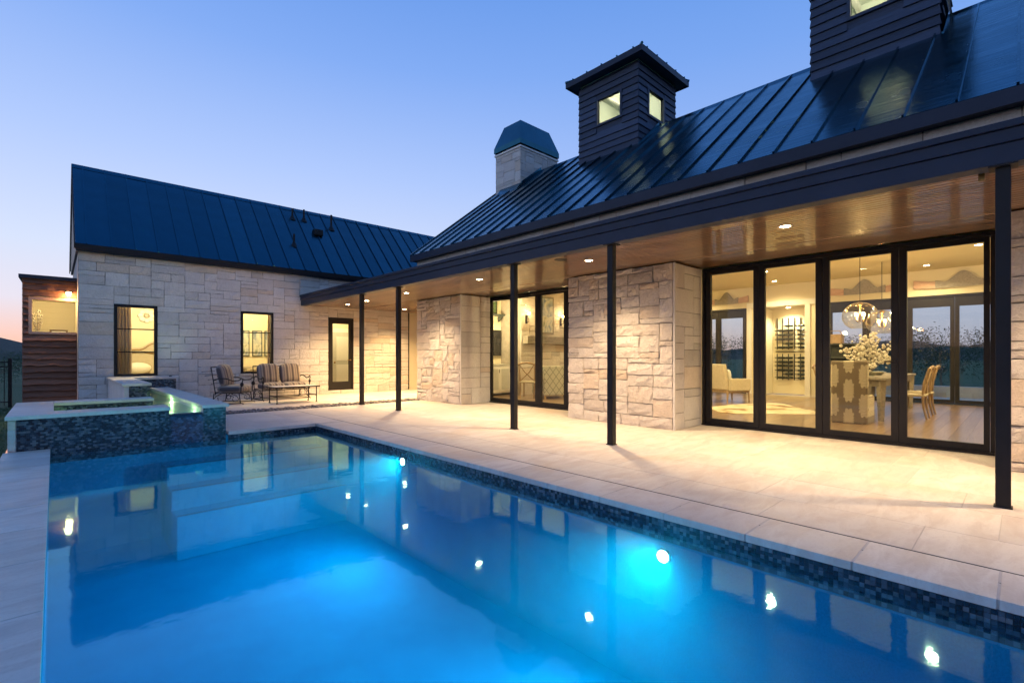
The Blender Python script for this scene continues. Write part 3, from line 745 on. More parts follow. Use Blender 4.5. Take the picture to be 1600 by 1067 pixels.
for k in range(14):
    a = R.uniform(0, 2*pi); h_ = R.uniform(.35, .75); s = R.uniform(.05, .16)
    br.tube([(0, 0, .18), (s*.4*cos(a), s*.4*sin(a), h_*.6), (s*cos(a), s*sin(a), h_)], .004, 4)
    for q in range(4):
        f_ = .5+.12*q; br.ball((s*f_*cos(a), s*f_*sin(a), h_*f_+.05), .018, 5, 4)
br.build('branches', M['linen'], t_)
light('POINT', 'bay_lamp', (0, 16.06, 2.585), 34, WARM2, bay, .02)

# ------------------------------------------------------------------ main house
XW = 7.36; XD = 8.35
house = empty('main_house', (0, 0, 0)); tag(house, 'long stone main house with metal roof, folding glass doors and cupolas', 'building')
rk = dict(cell=(.125, .098), rough=.024, mat='stone_rock', wmax=5)
ashlar(house, (XW, 0, 0), (0, -1, 0), (-1, 0, 0), -11.63, -9.66, 0, 2.745, seed=11, **rk)
ashlar(house, (0, 9.64, 0), (1, 0, 0), (0, -1, 0), XW+.02, XD-.02, 0, 2.745, cell=(.17, .13), rough=.006, mat='stone', wmax=4, seed=12)
ashlar(house, (XW, 0, 0), (0, -1, 0), (-1, 0, 0), -6.15, -3.94, 0, 2.745, seed=13, **rk)
ashlar(house, (0, 3.92, 0), (1, 0, 0), (0, -1, 0), XW+.02, XD-.02, 0, 2.745, cell=(.17, .13), rough=.006, mat='stone', wmax=4, seed=14)
ashlar(house, (XW, 0, 0), (0, -1, 0), (-1, 0, 0), -.14, 2.2, 0, 2.745, seed=15, **rk)
ashlar(house, (XW, 0, 0), (0, -1, 0), (-1, 0, 0), -11.63, 2.4, 3.45, 3.86, cell=(.2, .205), rough=.012, mat='stone', wmax=4, seed=16, hs=(2, 2, 2, 1))
for y in (9.635, 3.915): BX('corner_trim', M['stone'], house, XW-.012, XW+.018, y-.012, y+.022, 0, 2.744)
wb = MB()
wb.box(XW+.15, XD-.01, 9.79, 11.62, 0, 2.745).box(XW+.15, XD-.01, 4.07, 6.14, 0, 2.745).box(XW+.15, XD-.01, -2.2, .13, 0, 2.745)
wb.box(XW+.15, XD-.01, -2.5, 11.62, 2.86, 3.80).box(XW+.02, XW+.15, -2.5, 11.62, 2.86, 3.44)
wb.box(XW+.02, 16.2, 11.50, 11.62, 0, 3.95).box(XW+.02, 16.2, -2.6, -2.5, 0, 3.9)
wb.prism([(XW+.1, 3.95), (11.15, 6.9), (16.1, 3.95)], 'y', 11.52, 11.62)
wb.build('wall_core', M['mortar'], house)
# roof
ths = math.atan2(7.03-4.0, 11.15-7.22); Lm = math.hypot(7.03-4.0, 11.15-7.22)
EX, EZ = 7.22, 4.0
ro = MB().prism([(7.25, 3.975), (11.15, 6.985), (16.55, 3.9), (16.55, 3.83), (7.25, 3.83)], 'y', -2.6, 11.71).build('roof', M['fascia'], house)
BX('fascia', M['fascia'], house, 7.19, 7.245, -2.6, 11.73, 3.825, 3.993)
pm = MB().box(0, Lm, -.231, .231, 0, .012).mesh('roof_panel', M['roof'])
sm_ = MB().box(-.005, Lm, -.011, .011, 0, .042).mesh('roof_seam', M['roof'])
y = 11.71; ys_ = []
while y > -2.5:
    place('roof_seam', sm_, (EX, y-.012 if y > 11.7 else y, EZ), (0, -ths, 0), ro)
    place('roof_panel', pm, (EX, y-.2335, EZ-.002), (R.uniform(-.005, .005), -ths+R.uniform(-.0012, .0012), 0), ro)
    y -= .467
MB().prism([(11.02, 6.94), (11.15, 7.075), (11.28, 6.96), (11.15, 7.02)], 'y', -2.6, 11.725).build('ridge_cap', M['roof'], ro)
MB().add([(11.15, -2.6, 7.03), (16.6, -2.6, 3.95), (16.6, 11.72, 3.95), (11.15, 11.72, 7.03)], [(0, 1, 2, 3)]).build('back_slope', M['roof'], ro)
MB().prism([(7.2, 3.87), (7.2, 4.02), (11.15, 7.06), (16.6, 3.97), (16.6, 3.85), (11.15, 6.92)], 'y', 11.722, 11.745).build('rake_trim', M['bronze'], ro)

# chimney
CX0, CX1, CY0, CY1, CZ = 10.27, 11.96, 10.48, 11.61, 7.56
ch = MB().box(CX0+.14, CX1, CY0+.14, CY1, 5.6, CZ-.02).build('chimney', M['mortar'], house)
def sub_ashlar(parent_part, *a, **k):      # stones hang directly under the given part
    wo = ashlar(parent_part, *a, **k)
    for c in list(wo.children): c.parent = parent_part
    me = wo.data; wo.name = 'mortar_bed'
    return wo
sub_ashlar(ch, (CX0, 0, 0), (0, -1, 0), (-1, 0, 0), -CY1, -CY0, 6.05, CZ, cell=(.12, .10), rough=.007, mat='stone', wmax=4, seed=21)
sub_ashlar(ch, (0, CY0, 0), (1, 0, 0), (0, -1, 0), CX0, CX1, 6.05, CZ, cell=(.12, .10), rough=.007, mat='stone', wmax=4, seed=22)
MB().box(CX0-.03, CX1+.03, CY0-.03, CY1+.03, CZ, CZ+.05).build('cap_slab', M['trim'], ch)
a0, a1, b0, b1 = CX0-.04, CX1+.04, CY0-.04, CY1+.04; zc0, zc1, ins = CZ+.055, 8.50, .23
cap = MB(); zm = zc0+.20
cap.add([(a0, b0, zm), (a1, b0, zm), (a1, b1, zm), (a0, b1, zm), (a0+ins, b0+ins, zc1), (a1-ins, b0+ins, zc1), (a1-ins, b1-ins, zc1), (a0+ins, b1-ins, zc1)],
        [(0, 1, 5, 4), (1, 2, 6, 5), (2, 3, 7, 6), (3, 0, 4, 7), (4, 5, 6, 7), (3, 2, 1, 0)])
cap.build('chimney_cap', M['roof'], ch)
sk = MB()
for (x0, x1, y0, y1) in [(a0, a1, b0, b0+.012), (a0, a1, b1-.012, b1), (a0, a0+.012, b0+.013, b1-.013), (a1-.012, a1, b0+.013, b1-.013)]:
    sk.box(x0, x1, y0, y1, zc0+.05, zm)
sk.build('cap_skirt', M['roof'], ch)
lg = MB()
for xx in (a0+.03, a1-.07):
    for yy in (b0+.03, b1-.07): lg.box(xx, xx+.04, yy, yy+.04, zc0, zc0+.06)
lg.build('cap_feet', M['bronze'], ch)
MB().prism([(CX0-.03, 6.27), (CX0-.25, 6.17), (CX0-.03, 6.45)], 'y', CY0-.05, CY1-.25).build('cricket_flashing', M['roof'], ch)
MB().prism([(CX0, 6.30), (11.15, 6.98), (11.15, 7.16), (CX0, 6.50)], 'y', CY0-.045, CY0-.028).build('side_flashing', M['roof'], ch)

# cupolas
def cupola(y0, y1, i):
    x0, x1 = 10.27, 12.04; zt = 8.38; th_ = .05
    wy = (y0+.49, y0+1.17); wz = (7.21, 7.82); wx = (x0+.44, x0+1.15)
    cu = MB()
    # walls with window openings (front facing the pool, side facing along the roof)
    for (a, b, c, d_) in [(y0, wy[0], 5.9, zt), (wy[1], y1, 5.9, zt), (wy[0], wy[1], 5.9, wz[0]), (wy[0], wy[1], wz[1], zt)]:
        cu.box(x0, x0+th_, a, b, c, d_)
    for (a, b, c, d_) in [(x0+th_, wx[0], 5.9, zt), (wx[1], x1-th_, 5.9, zt), (wx[0], wx[1], 5.9, wz[0]), (wx[0], wx[1], wz[1], zt)]:
        cu.box(a, b, y0, y0+th_, c, d_)
    cu.box(x1-th_, x1, y0, y1, 5.9, zt).box(x0+th_, x1-th_, y1-th_, y1, 5.9, zt).box(x0, x1, y0, y1, zt, zt+.03)
    c_ = cu.build('cupola', M['cupola_in'], house)
    # lap boards
    z = 6.0; hgt = .166
    while z < zt-.02:
        zt2 = min(z+hgt+.015, zt)
        def bx(a, b): MB().prism([(x0-.001, z), (x0-.042, z), (x0-.010, zt2), (x0-.001, zt2)], 'y', a, b).build('siding_board', M['cedar_dark'], c_)
        def by(a, b): MB().prism([(y0-.001, z), (y0-.042, z), (y0-.010, zt2), (y0-.001, zt2)], 'x', a, b).build('siding_board', M['cedar_dark'], c_)
        j = R.uniform(-.003, .003)
        if z+hgt > wz[0]-.05 and z < wz[1]+.05: bx(y0-.02, wy[0]-.055); bx(wy[1]+.055, y1+.02)
        else: bx(y0-.02, y1+.02)
        if z+hgt > 6.25:
            if z+hgt > wz[0]-.05 and z < wz[1]+.05: by(x0-.02, wx[0]-.055); by(wx[1]+.055, x1+.02)
            else: by(x0-.02, x1+.02)
        MB().prism([(x1+.001, z), (x1+.042, z), (x1+.010, zt2), (x1+.001, zt2)], 'y', y0-.02, y1+.02).build('siding_board', M['cedar_dark'], c_)
        MB().prism([(y1+.001, z), (y1+.042, z), (y1+.010, zt2), (y1+.001, zt2)], 'x', x0-.02, x1+.02).build('siding_board', M['cedar_dark'], c_)
        z += hgt
    fl_ = MB(); p_ = .24
    for (a, b, c, d_) in [(wy[0]-.056, wy[1]+.056, wz[0]-p_, wz[0]), (wy[0]-.056, wy[1]+.056, wz[1], wz[1]+p_)]: BX('window_surround', M['cedar_dark'], c_, x0-.008, x0-.001, a, b, c, d_)
    for (a, b, c, d_) in [(wx[0]-.056, wx[1]+.056, wz[0]-p_, wz[0]), (wx[0]-.056, wx[1]+.056, wz[1], wz[1]+p_)]: BX('window_surround', M['cedar_dark'], c_, a, b, y0-.008, y0-.001, c, d_)
    # window frames
    f1 = MB(); e = .055
    f1.box(x0-.05, x0+.04, wy[0]-e, wy[1]+e, wz[1], wz[1]+e).box(x0-.05, x0+.04, wy[0]-e, wy[1]+e, wz[0]-e, wz[0]).box(x0-.05, x0+.04, wy[0]-e, wy[0], wz[0], wz[1]).box(x0-.05, x0+.04, wy[1], wy[1]+e, wz[0], wz[1])
    f1.build('window_frame', M['cedar_dark'], c_)
    f2 = MB()
    f2.box(wx[0]-e, wx[1]+e, y0-.05, y0+.04, wz[1], wz[1]+e).box(wx[0]-e, wx[1]+e, y0-.05, y0+.04, wz[0]-e, wz[0]).box(wx[0]-e, wx[0], y0-.05, y0+.04, wz[0], wz[1]).box(wx[1], wx[1]+e, y0-.05, y0+.04, wz[0], wz[1])
    f2.build('window_frame', M['cedar_dark'], c_)
    BX('pane', M['glass'], c_, x0+.005, x0+.011, wy[0], wy[1], wz[0], wz[1]); BX('pane', M['glass'], c_, wx[0], wx[1], y0+.005, y0+.011, wz[0], wz[1])
    # roof: low hip with fascia, ridge tabs
    ov = .26; q0, q1, r0, r1 = x0-ov, x1+ov, y0-ov, y1+ov
    MB().box(q0, q1, r0, r1, zt+.032, zt+.05).build('eave_soffit', M['cedar_dark'], c_)
    MB().box(q0-.015, q0+.01, r0-.015, r1+.015, zt+.01, zt+.15).box(q1-.01, q1+.015, r0-.015, r1+.015, zt+.01, zt+.15).box(q0+.01, q1-.01, r0-.015, r0+.01, zt+.01, zt+.15).box(q0+.01, q1-.01, r1-.01, r1+.015, zt+.01, zt+.15).build('eave_fascia', M['fascia'], c_)
    cx, cy_ = (q0+q1)/2, (r0+r1)/2
    MB().add([(q0-.02, r0-.02, zt+.152), (q1+.02, r0-.02, zt+.152), (q1+.02, r1+.02, zt+.152), (q0-.02, r1+.02, zt+.152), (cx, cy_, zt+.62)], [(0, 1, 4), (1, 2, 4), (2, 3, 4), (3, 0, 4), (3, 2, 1, 0)]).build('cupola_roof', M['roof'], c_)
    sm2 = MB()
    for k in range(5):
        yy = r0 + (r1-r0)*(k+.5)/5; sm2.box(q0-.022, q0+.1, yy-.012, yy+.012, zt+.153, zt+.19)
        xx = q0 + (q1-q0)*(k+.5)/5; sm2.box(xx-.012, xx+.012, r0-.022, r0+.1, zt+.153, zt+.19)
    sm2.build('seam_ends', M['roof'], c_)
    for (ax, ay) in [(q0, r0), (q1, r0), (q0, r1)]:
        sx, sy = (1 if ax == q0 else -1), (1 if ay == r0 else -1)
        MB().tube([(ax-.02*sx, ay-.02*sy, zt+.165), (cx, cy_, zt+.64)], .035, 6).build('hip_cap', M['roof'], c_)
    MB().prism([(x0-.045, 6.10), (x0-.20, 6.12), (x0-.045, 6.30)], 'y', y0-.06, y1+.06).build('flashing', M['roof'], c_)
    MB().prism([(x0-.06, 6.16), (11.15, 7.0), (11.15, 7.14), (x0-.06, 6.34)], 'y', y0-.062, y0-.044).build('flashing', M['roof'], c_)
    for k in range(3): BX('rafter', M['trim'], c_, x0+.06, x1-.06, y0+.35+.5*k, y0+.42+.5*k, zt-.14, zt-.002)
    # trim board inside, lamp
    BX('inner_trim', M['trim'], c_, x1-th_-.03, x1-th_-.002, y0+.06, y1-.06, 7.10, 7.22)
    MB().lathe([(.001, -.04), (.09, -.035), (.10, 0)], (cx, cy_, zt-.005), 16).build('ceiling_lamp_disc', M['sconce'], c_)
    light('POINT', 'cupola_lamp', (cx, cy_, 8.0), 26, (1, .95, .72), house, .08)
cupola(6.41, 8.19, 0); cupola(.93, 2.70, 1)

# ------------------------------------------------------------------ folding glass doors
def folding_door(parent, X, panes, z0, z1, sgn=-1, head=2.744, name='folding_door', handle=1):
    ys_ = sorted(panes); lo, hi = ys_[0][0]-.105, ys_[-1][1]+.145
    fr = MB().box(X-.03, X+.09, lo, hi, 2.69, head).box(X-.03, X+.09, lo, lo+.045, .03, 2.69).box(X-.03, X+.09, hi-.045, hi, .03, 2.69).box(X-.05, X+.10, lo, hi, 0.002, .03)
    fo = fr.build(name, M['bronze'], parent, .004)
    edges = [lo+.047] + [(ys_[i][1]+ys_[i+1][0])/2 for i in range(len(ys_)-1)] + [hi-.047]
    for i, (a, b) in enumerate(ys_):
        e0, e1 = edges[i]+.003, edges[i+1]-.003
        MB().box(X, X+.06, e0, a, .034, 2.686).box(X, X+.06, b, e1, .034, 2.686).box(X, X+.06, a, b, .034, z0).box(X, X+.06, a, b, z1, 2.686).build('door_leaf', M['bronze'], fo)
        BX('pane', M['glass'], fo, X+.027, X+.034, a, b, z0, z1)
        if i == handle:
            hy = (e0+a)/2
            MB().box(X-.012, X-.001, hy-.02, hy+.02, .95, 1.22).tube([(X-.035, hy, 1.14), (X-.035, hy+.11, 1.14)], .009, 8).tube([(X-.01, hy, 1.14), (X-.035, hy, 1.14)], .009, 8).build('door_handle', M['bronze'], fo)
    return fo
folding_door(house, XD, [(3.05, 3.76), (2.156, 2.872), (1.248, 1.974), (.335, 1.077)], .123, 2.63, handle=1)
folding_door(house, XD, [(8.90, 9.60), (8.02, 8.72), (7.125, 7.83), (6.24, 6.95)], .123, 2.645, handle=0)
XB = 16.2
folding_door(house, XB, [(3.05, 3.76), (2.156, 2.872), (1.248, 1.974), (.335, 1.077), (-.6, .15), (-1.5, -.75)], .123, 2.45, handle=9)
folding_door(house, XB, [(8.90, 9.60), (8.02, 8.72), (7.125, 7.83), (6.24, 6.95)], .123, 2.45, handle=9)

# ------------------------------------------------------------------ patio cover
cover = empty('patio_cover', (0, 0, 0)); tag(cover, 'flat dark steel patio roof with varnished board ceiling along the house', 'patio roof')
YA, YZ = -2.6, 15.17
BX('beam', M['fascia'], cover, 5.47, 5.65, YA, YZ, 2.745, 2.902, bevel=.004)
BX('upper_fascia', M['fascia'], cover, 5.452, 5.63, YA, YZ, 2.906, 3.008, bevel=.004)
BX('drip_edge', M['fascia'], cover, 5.428, 5.60, YA, YZ, 3.011, 3.068, bevel=.006)
MB().box(5.61, XW+.0, YA, YZ, 2.80, 3.05).box(XW, XD+.1, YA, 11.62, 2.80, 2.86).box(XW, 12, 11.64, YZ, 2.80, 3.05).build('roof_deck', M['fascia'], cover)
def planks(x0, x1, y0, y1):
    n = round((x1-x0)/.0875); w_ = (x1-x0)/n
    me = MB().prism([(-w_/2+.003, .014), (-w_/2+.003, .010), (-w_/2+.011, 0), (w_/2-.011, 0), (w_/2-.003, .010), (w_/2-.003, .014)], 'y', y0, y1).mesh('soffit_board', M['soffit'])
    for i in range(n):
        place('soffit_board', me, (x0+w_*(i+.5), 0, 2.762+R.uniform(-.0008, .0008)), (0, R.uniform(-.016, .016), 0), cover)
planks(5.652, 7.385, YA, YZ); planks(7.425, 8.32, YA, 11.5); planks(7.425, 10.6, 11.66, YZ)
BX('shadow_gap', M['bronze'], cover, 5.66, 8.34, YA, 11.5, 2.777, 2.795); BX('shadow_gap', M['bronze'], cover, 5.66, 12, 11.64, YZ, 2.777, 2.795)
for y in (.11, 3.885, 5.825, 9.55, 11.32, -3.2 if False else -1.9):
    c = MB().box(5.515, 5.605, y-.045, y+.045, .002, 2.733).build('column', M['bronze'], cover, .006)
    BX('cap_plate', M['bronze'], c, 5.475, 5.645, y-.085, y+.085, 2.7335, 2.7445)
    BX('base_plate', M['bronze'], c, 5.505, 5.615, y-.055, y+.055, .0015, .010)
def can(x, y, e, parent=cover, z=2.762, c=WARM):
    r = MB().lathe([(.078, -.001), (.078, -.006), (.060, -.007), (.055, .010)], (x, y, z), 24).build('recessed_light', M['trim'], parent)
    MB().lathe([(.0005, .0), (.054, .0)], (x, y, z-.0035), 24).build('lens', M['lens'], r)
    light('SPOT', 'can_lamp', (x, y, z-.012), e, c, parent, .05, (x, y, 0), 124, .9)
for (x, y) in [(6.30, -.85), (6.33, 1.95), (6.28, 4.83), (6.24, 7.55), (6.28, 10.41), (6.36, 12.66), (6.40, 13.94), (8.42, 14.08), (8.3, 12.7)]: can(x, y, 700 if y < 12 else 760, c=WARM if y < 12 else (1.0, .66, .30))
MB().lathe([(.001, -.002), (.10, -.002), (.11, .004)], (5.9, 5.1, 2.758), 24).build('ceiling_speaker', M['bronze'], cover)
MB().box(5.665, 5.70, .22, .26, 2.69, 2.76).build('bracket', M['brass'], cover)

# ------------------------------------------------------------------ great room shell
CH = 3.40
struct(MB().box(XD+.10, XB-.05, -2.5, 11.5, -.03, .001).build('great_room_floor_base', M['grout']))
fl = struct(MB().box(XD+.10, XB-.05, -2.49, 11.49, .0015, .002).build('great_room_floor', M['grout']))
wdt = .19
xx = XD+.10; 
bm = MB().box(0, wdt-.002, -7, 7, 0, .006).mesh('floor_board', M['floorwood'])
yb_ = -2.48
bmx = MB().box(XD+.11, XB-.06, 0, wdt-.002, 0, .006).mesh('floor_board', M['floorwood'])
while yb_ < 11.3:
    place('floor_board', bmx, (0, yb_, .003), (0, 0, 0), fl); yb_ += wdt
walls = MB()
walls.box(XD-.005, XB, 11.40, 11.49, 0, CH).box(XD, XB, -2.49, -2.40, 0, CH)
walls.box(XB, XB+.1, 3.91, 4.45, 0, CH).box(XB, XB+.1, 5.60, 6.13, 0, CH).box(XB, XB+.1, 9.75, 11.40, 0, CH).box(XB, XB+.1, -2.4, -1.61, 0, CH)
walls.box(XB, XB+.1, -1.61, 3.91, 2.75, CH).box(XB, XB+.1, 6.13, 9.75, 2.75, CH).box(XB, XB+.1, 4.45, 5.60, 2.72, CH)
walls.box(XB+.1, XB+.8, 4.38, 4.45, 0, 2.8).box(XB+.1, XB+.8, 5.60, 5.67, 0, 2.8).box(XB+.8, XB+.9, 4.38, 5.67, 0, 2.8).box(XB+.1, XB+.8, 4.45, 5.60, 2.72, 2.8)
walls.box(XD+.06, XD+.10, 9.80, 11.40, 0, CH).box(XD+.06, XD+.10, 3.96, 6.10, 0, CH).box(XD+.06, XD+.10, -2.4, .18, 0, CH).box(XD+.10, XD+.16, -2.4, 11.4, 2.76, CH)
struct(walls.build('great_room_walls', M['wallpaint']))
struct(MB().box(XD, XB+.1, -2.5, 11.5, CH, CH+.06).build('great_room_ceiling', M['ceiling']))
tr = MB()
for (a, b) in [(3.95, 4.09), (4.31, 4.45), (5.60, 5.74), (5.96, 6.10), (9.79, 9.93)]: tr.box(XB-.04, XB-.002, a, b, 0, 2.85)
tr.box(XB-.05, XB-.003, 3.95, 6.10, 2.74, 2.90).box(XB-.02, XB-.004, 9.93, 11.4, 0, .16).box(XD+.11, XB-.06, 11.37, 11.397, 0, .16)
struct(tr.build('wall_trim', M['trim']))
for (ya, yb, lab) in [(.3, 3.8, 'added linear fill light hidden inside above the wide folding doors'), (6.3, 9.6, 'added linear fill light hidden inside above the left folding doors')]:  # linear fill lights added above the door heads, hidden, to lift wall and ceiling
    t_ = empty('hidden_fill_light', (XD+.24, (ya+yb)/2, 3.06)); tag(t_, lab, 'fill light')
    MB().prism([(-.06, -.05), (.09, -.05), (.09, .045), (.07, .045), (.07, -.02), (-.03, -.02), (-.03, .03), (-.06, .03)], 'y', -(yb-ya)/2, (yb-ya)/2).build('channel', M['trim'], t_)
    MB().box(-.025, .045, -(yb-ya)/2+.02, (yb-ya)/2-.02, -.0195, -.012).build('diffuser', M['sconce'], t_)
    light('AREA', 'hidden_fill_lamp', (.02, 0, .0), 260, WARM2, t_, .1, (1.0, 0, .75), shape=(yb-ya-.1, .08))
for (x, y, lab) in [(9.0, 5.0, 'added torchiere-shaped fill lamp, unseen behind the central stone pier'), (12.6, -1.9, 'added torchiere-shaped fill lamp, unseen in the near corner of the great room'), (9.0, 10.6, 'added torchiere-shaped fill lamp, unseen behind the left stone pier')]:  # fill lamps added out of view to brighten the ceiling and room
    t_ = empty('unseen_fill_lamp', (x, y, .01)); tag(t_, lab, 'fill lamp')
    MB().lathe([(.001, .02), (.15, .018), (.16, .0)], n=20).build('base', M['bronze'], t_)
    MB().tube([(0, 0, .02), (0, 0, 1.86)], .014, 10).build('pole', M['bronze'], t_)
    MB().lathe([(.03, 1.84), (.12, 1.88), (.17, 1.96)], n=20).build('bowl', M['linen'], t_)
    light('POINT', 'room_fill_lamp', (0, 0, 2.12), 190, WARM2, t_, .10)
DLAB = ['near the glass by the right end of the dining table', 'near the glass in front of the armchair and rug', 'inside the left folding doors by the settee', 'in front of the white built-in cabinets', 'above the right side of the dining table', 'above the armchair in mid room', 'in mid room before the fireplace', 'by the far glass doors behind the dining table', 'right in front of the wine niche', 'by the far doors behind the armchair']
k = 0
for (x, y) in [(10.2, 1.0), (10.2, 3.4), (10.2, 7.2), (9.6, 10.3), (13.2, .6), (13.4, 4.6), (13.4, 8.6), (15.3, 1.6), (15.3, 5.0), (15.2, 7.6)]:
    t_ = empty('ceiling_downlight', (x, y, CH)); k += 1
    tag(t_, 'recessed ceiling downlight ' + DLAB[k-1], 'ceiling light', 'recessed downlights in the great room ceiling')
    MB().lathe([(.085, -.001), (.085, -.007), (.06, -.008), (.055, -.002)], n=20).build('trim_ring', M['trim'], t_)
    MB().lathe([(.0005, 0), (.055, 0)], (0, 0, -.004), 20).build('lens', M['lens'], t_)
    light('SPOT', 'downlight_lamp', (0, 0, -.02), 190, WARM2, t_, .06, None, 150, .6)

# ------------------------------------------------------------------ raised spa and runnel
struct(MB().box(-.46, 2.05, YF+.26, 15.18, -.3, -.105).build('planting_bed', M['earth']))
spa = empty('raised_spa', (0, 0, 0)); tag(spa, 'raised mosaic-tiled spa with limestone coping and a spillway into the pool', 'spa')
SZ = .400
sw = MB()
sw.box(-.43, 1.25, 8.812, 9.24, -.5, SZ).box(-.43, -.03, 9.24, 11.26, -.5, SZ).box(-.03, 1.30, 10.88, 11.26, -.5, SZ)
sw.box(1.25, 1.69, 8.812, 9.02, -.5, .312).box(1.69, 2.0, 8.812, 14.5, -.5, SZ)
sw.box(-.03, 1.69, 9.02, 10.88, -.5, .02).box(1.34, 1.69, 10.88, 14.5, -.5, .10)
sw.box(.94, 1.325, 11.47, 15.17, -.5, .648).box(1.325, 2.2, 14.52, 15.17, -.5, .648)
sw.build('spa_wall', M['stone'], spa)
def cs(x0, x1, y0, y1, z): paver(spa, x0, x1, y0, y1, z, .05, .001, 'coping_stone', .006)
for a, b in [(-.455, .12), (.12, .69), (.69, 1.262)]: cs(a, b, 8.765, 9.28, .452)
cs(-.455, -.005, 9.28, 10.2, .452); cs(-.455, -.005, 10.2, 11.30, .452)
for a, b in [(-.005, .66), (.66, 1.315)]: cs(a, b, 10.85, 11.30, .452)
for a, b in [(8.765, 10.2), (10.2, 11.7), (11.7, 13.1), (13.1, 14.48)]: cs(1.672, 2.04, a, b, .452)
for a, b in [(11.43, 12.7), (12.7, 14.0), (14.0, 15.17)]: cs(.91, 1.35, a, b, .70)
for a, b in [(1.352, 1.8), (1.8, 2.24)]: cs(a, b, 14.48, 15.17, .70)
MB().box(1.252, 1.688, 8.775, 9.03, .3125, .327).build('spill_lip', M['bronze'], spa, .004)
for z0, z1 in [(-.0, .10), (.105, .27), (.275, .398)]: MB().box(-.432, -.355, 8.803, 8.83, z0, z1).build('pier_stone', M['stone'], spa, .008)
grt = MB(); sp_t = MB()
def mosaic_y(x0, x1, y, z0, z1, s=-1):
    BX('tile_backing', M['tilegrout'], spa, x0, x1, y, y+.011*(-s), z0, z1)
    tw, tht = .036, .0250; r_ = 0; z = z0+.001
    while z+tht < z1+.004:
        x = x0 - (tw/2 if r_ % 2 else 0)
        while x < x1:
            a, b = max(x+.0012, x0), min(x+tw-.0012, x1)
            if b-a > .006: sp_t.add([(a, y, z+.0012), (b, y, z+.0012), (b, y, z+tht-.0012), (a, y, z+tht-.0012), (a, y+.0045*s, z+.0012), (b, y+.0045*s, z+.0012), (b, y+.0045*s, z+tht-.0012), (a, y+.0045*s, z+tht-.0012)], [(4, 5, 6, 7), (0, 1, 5, 4), (1, 2, 6, 5), (2, 3, 7, 6), (3, 0, 4, 7)])
            x += tw
        z += tht; r_ += 1
mosaic_y(-.352, 1.25, 8.800, -.20, .400); mosaic_y(1.2502, 1.6898, 8.801, -.20, .312); mosaic_y(1.69, 2.0, 8.800, -.20, .400)
mosaic_y(-.028, 1.30, 10.868, .03, .400); mosaic_y(1.01, 1.325, 11.458, .3, .648); mosaic_y(1.35, 2.2, 14.508, .36, .648)
tag(sp_t.build('mosaic_tiles', M['tile'], spa), kind='stuff')
MB().box(-.027, 1.687, 9.035, 10.86, .335, .345).build('spa_water', M['spawater'], spa)
MB().box(1.342, 1.687, 10.87, 14.50, .37, .38).build('runnel_water', M['spawater'], spa)
fs_ = MB(); n = 9
for i in range(n+1):
    f = i/n; yy = 8.772 - .075*math.sqrt(f) ; zz = .338 - (.338-WZ)*f
    fs_.v += [(1.262+.012*f, yy, zz), (1.678-.012*f, yy, zz)]
for i in range(n): fs_.f.append((2*i, 2*i+1, 2*i+3, 2*i+2)); fs_.sm.append(True)
fs_.f.append((1, 0, len(fs_.v), len(fs_.v)+1)); fs_.sm.append(True); fs_.v += [(1.262, 9.04, .342), (1.678, 9.04, .342)]
fs_.build('water_sheet', M['fall'], spa)
M['spalens'] = m_emit('spa_lamp_lens', (.70, 1, .72), 12)
for (x, y, z, dx) in [(1.684, 9.45, .20, -1), (1.684, 11.6, .27, -1), (-.022, 10.0, .18, 1)]:
    MB().tube([(x, y, z), (x+.012*dx, y, z)], .045, 14).build('spa_lamp', M['spalens'], spa)
    light('POINT', 'spa_lamp_light', (x+.07*dx, y, z), 11 if dx < 0 else 6.0, (.80, 1.0, .55), spa, .06)
light('SPOT', 'spa_glow_fill', (2.12, 14.70, .74), 13, (.66, 1.0, .74), spa, .25, (2.12, 15.0, 2.2), 100, 1)  # added lamp standing in for spa light reflected up the wing wall
MB().lathe([(.03, 0), (.03, .02), (.024, .022), (.001, .021)], (2.12, 14.75, .70), 12).build('glow_fill_body', M['bronze'], spa)  # small body made up for the added wall-glow lamp

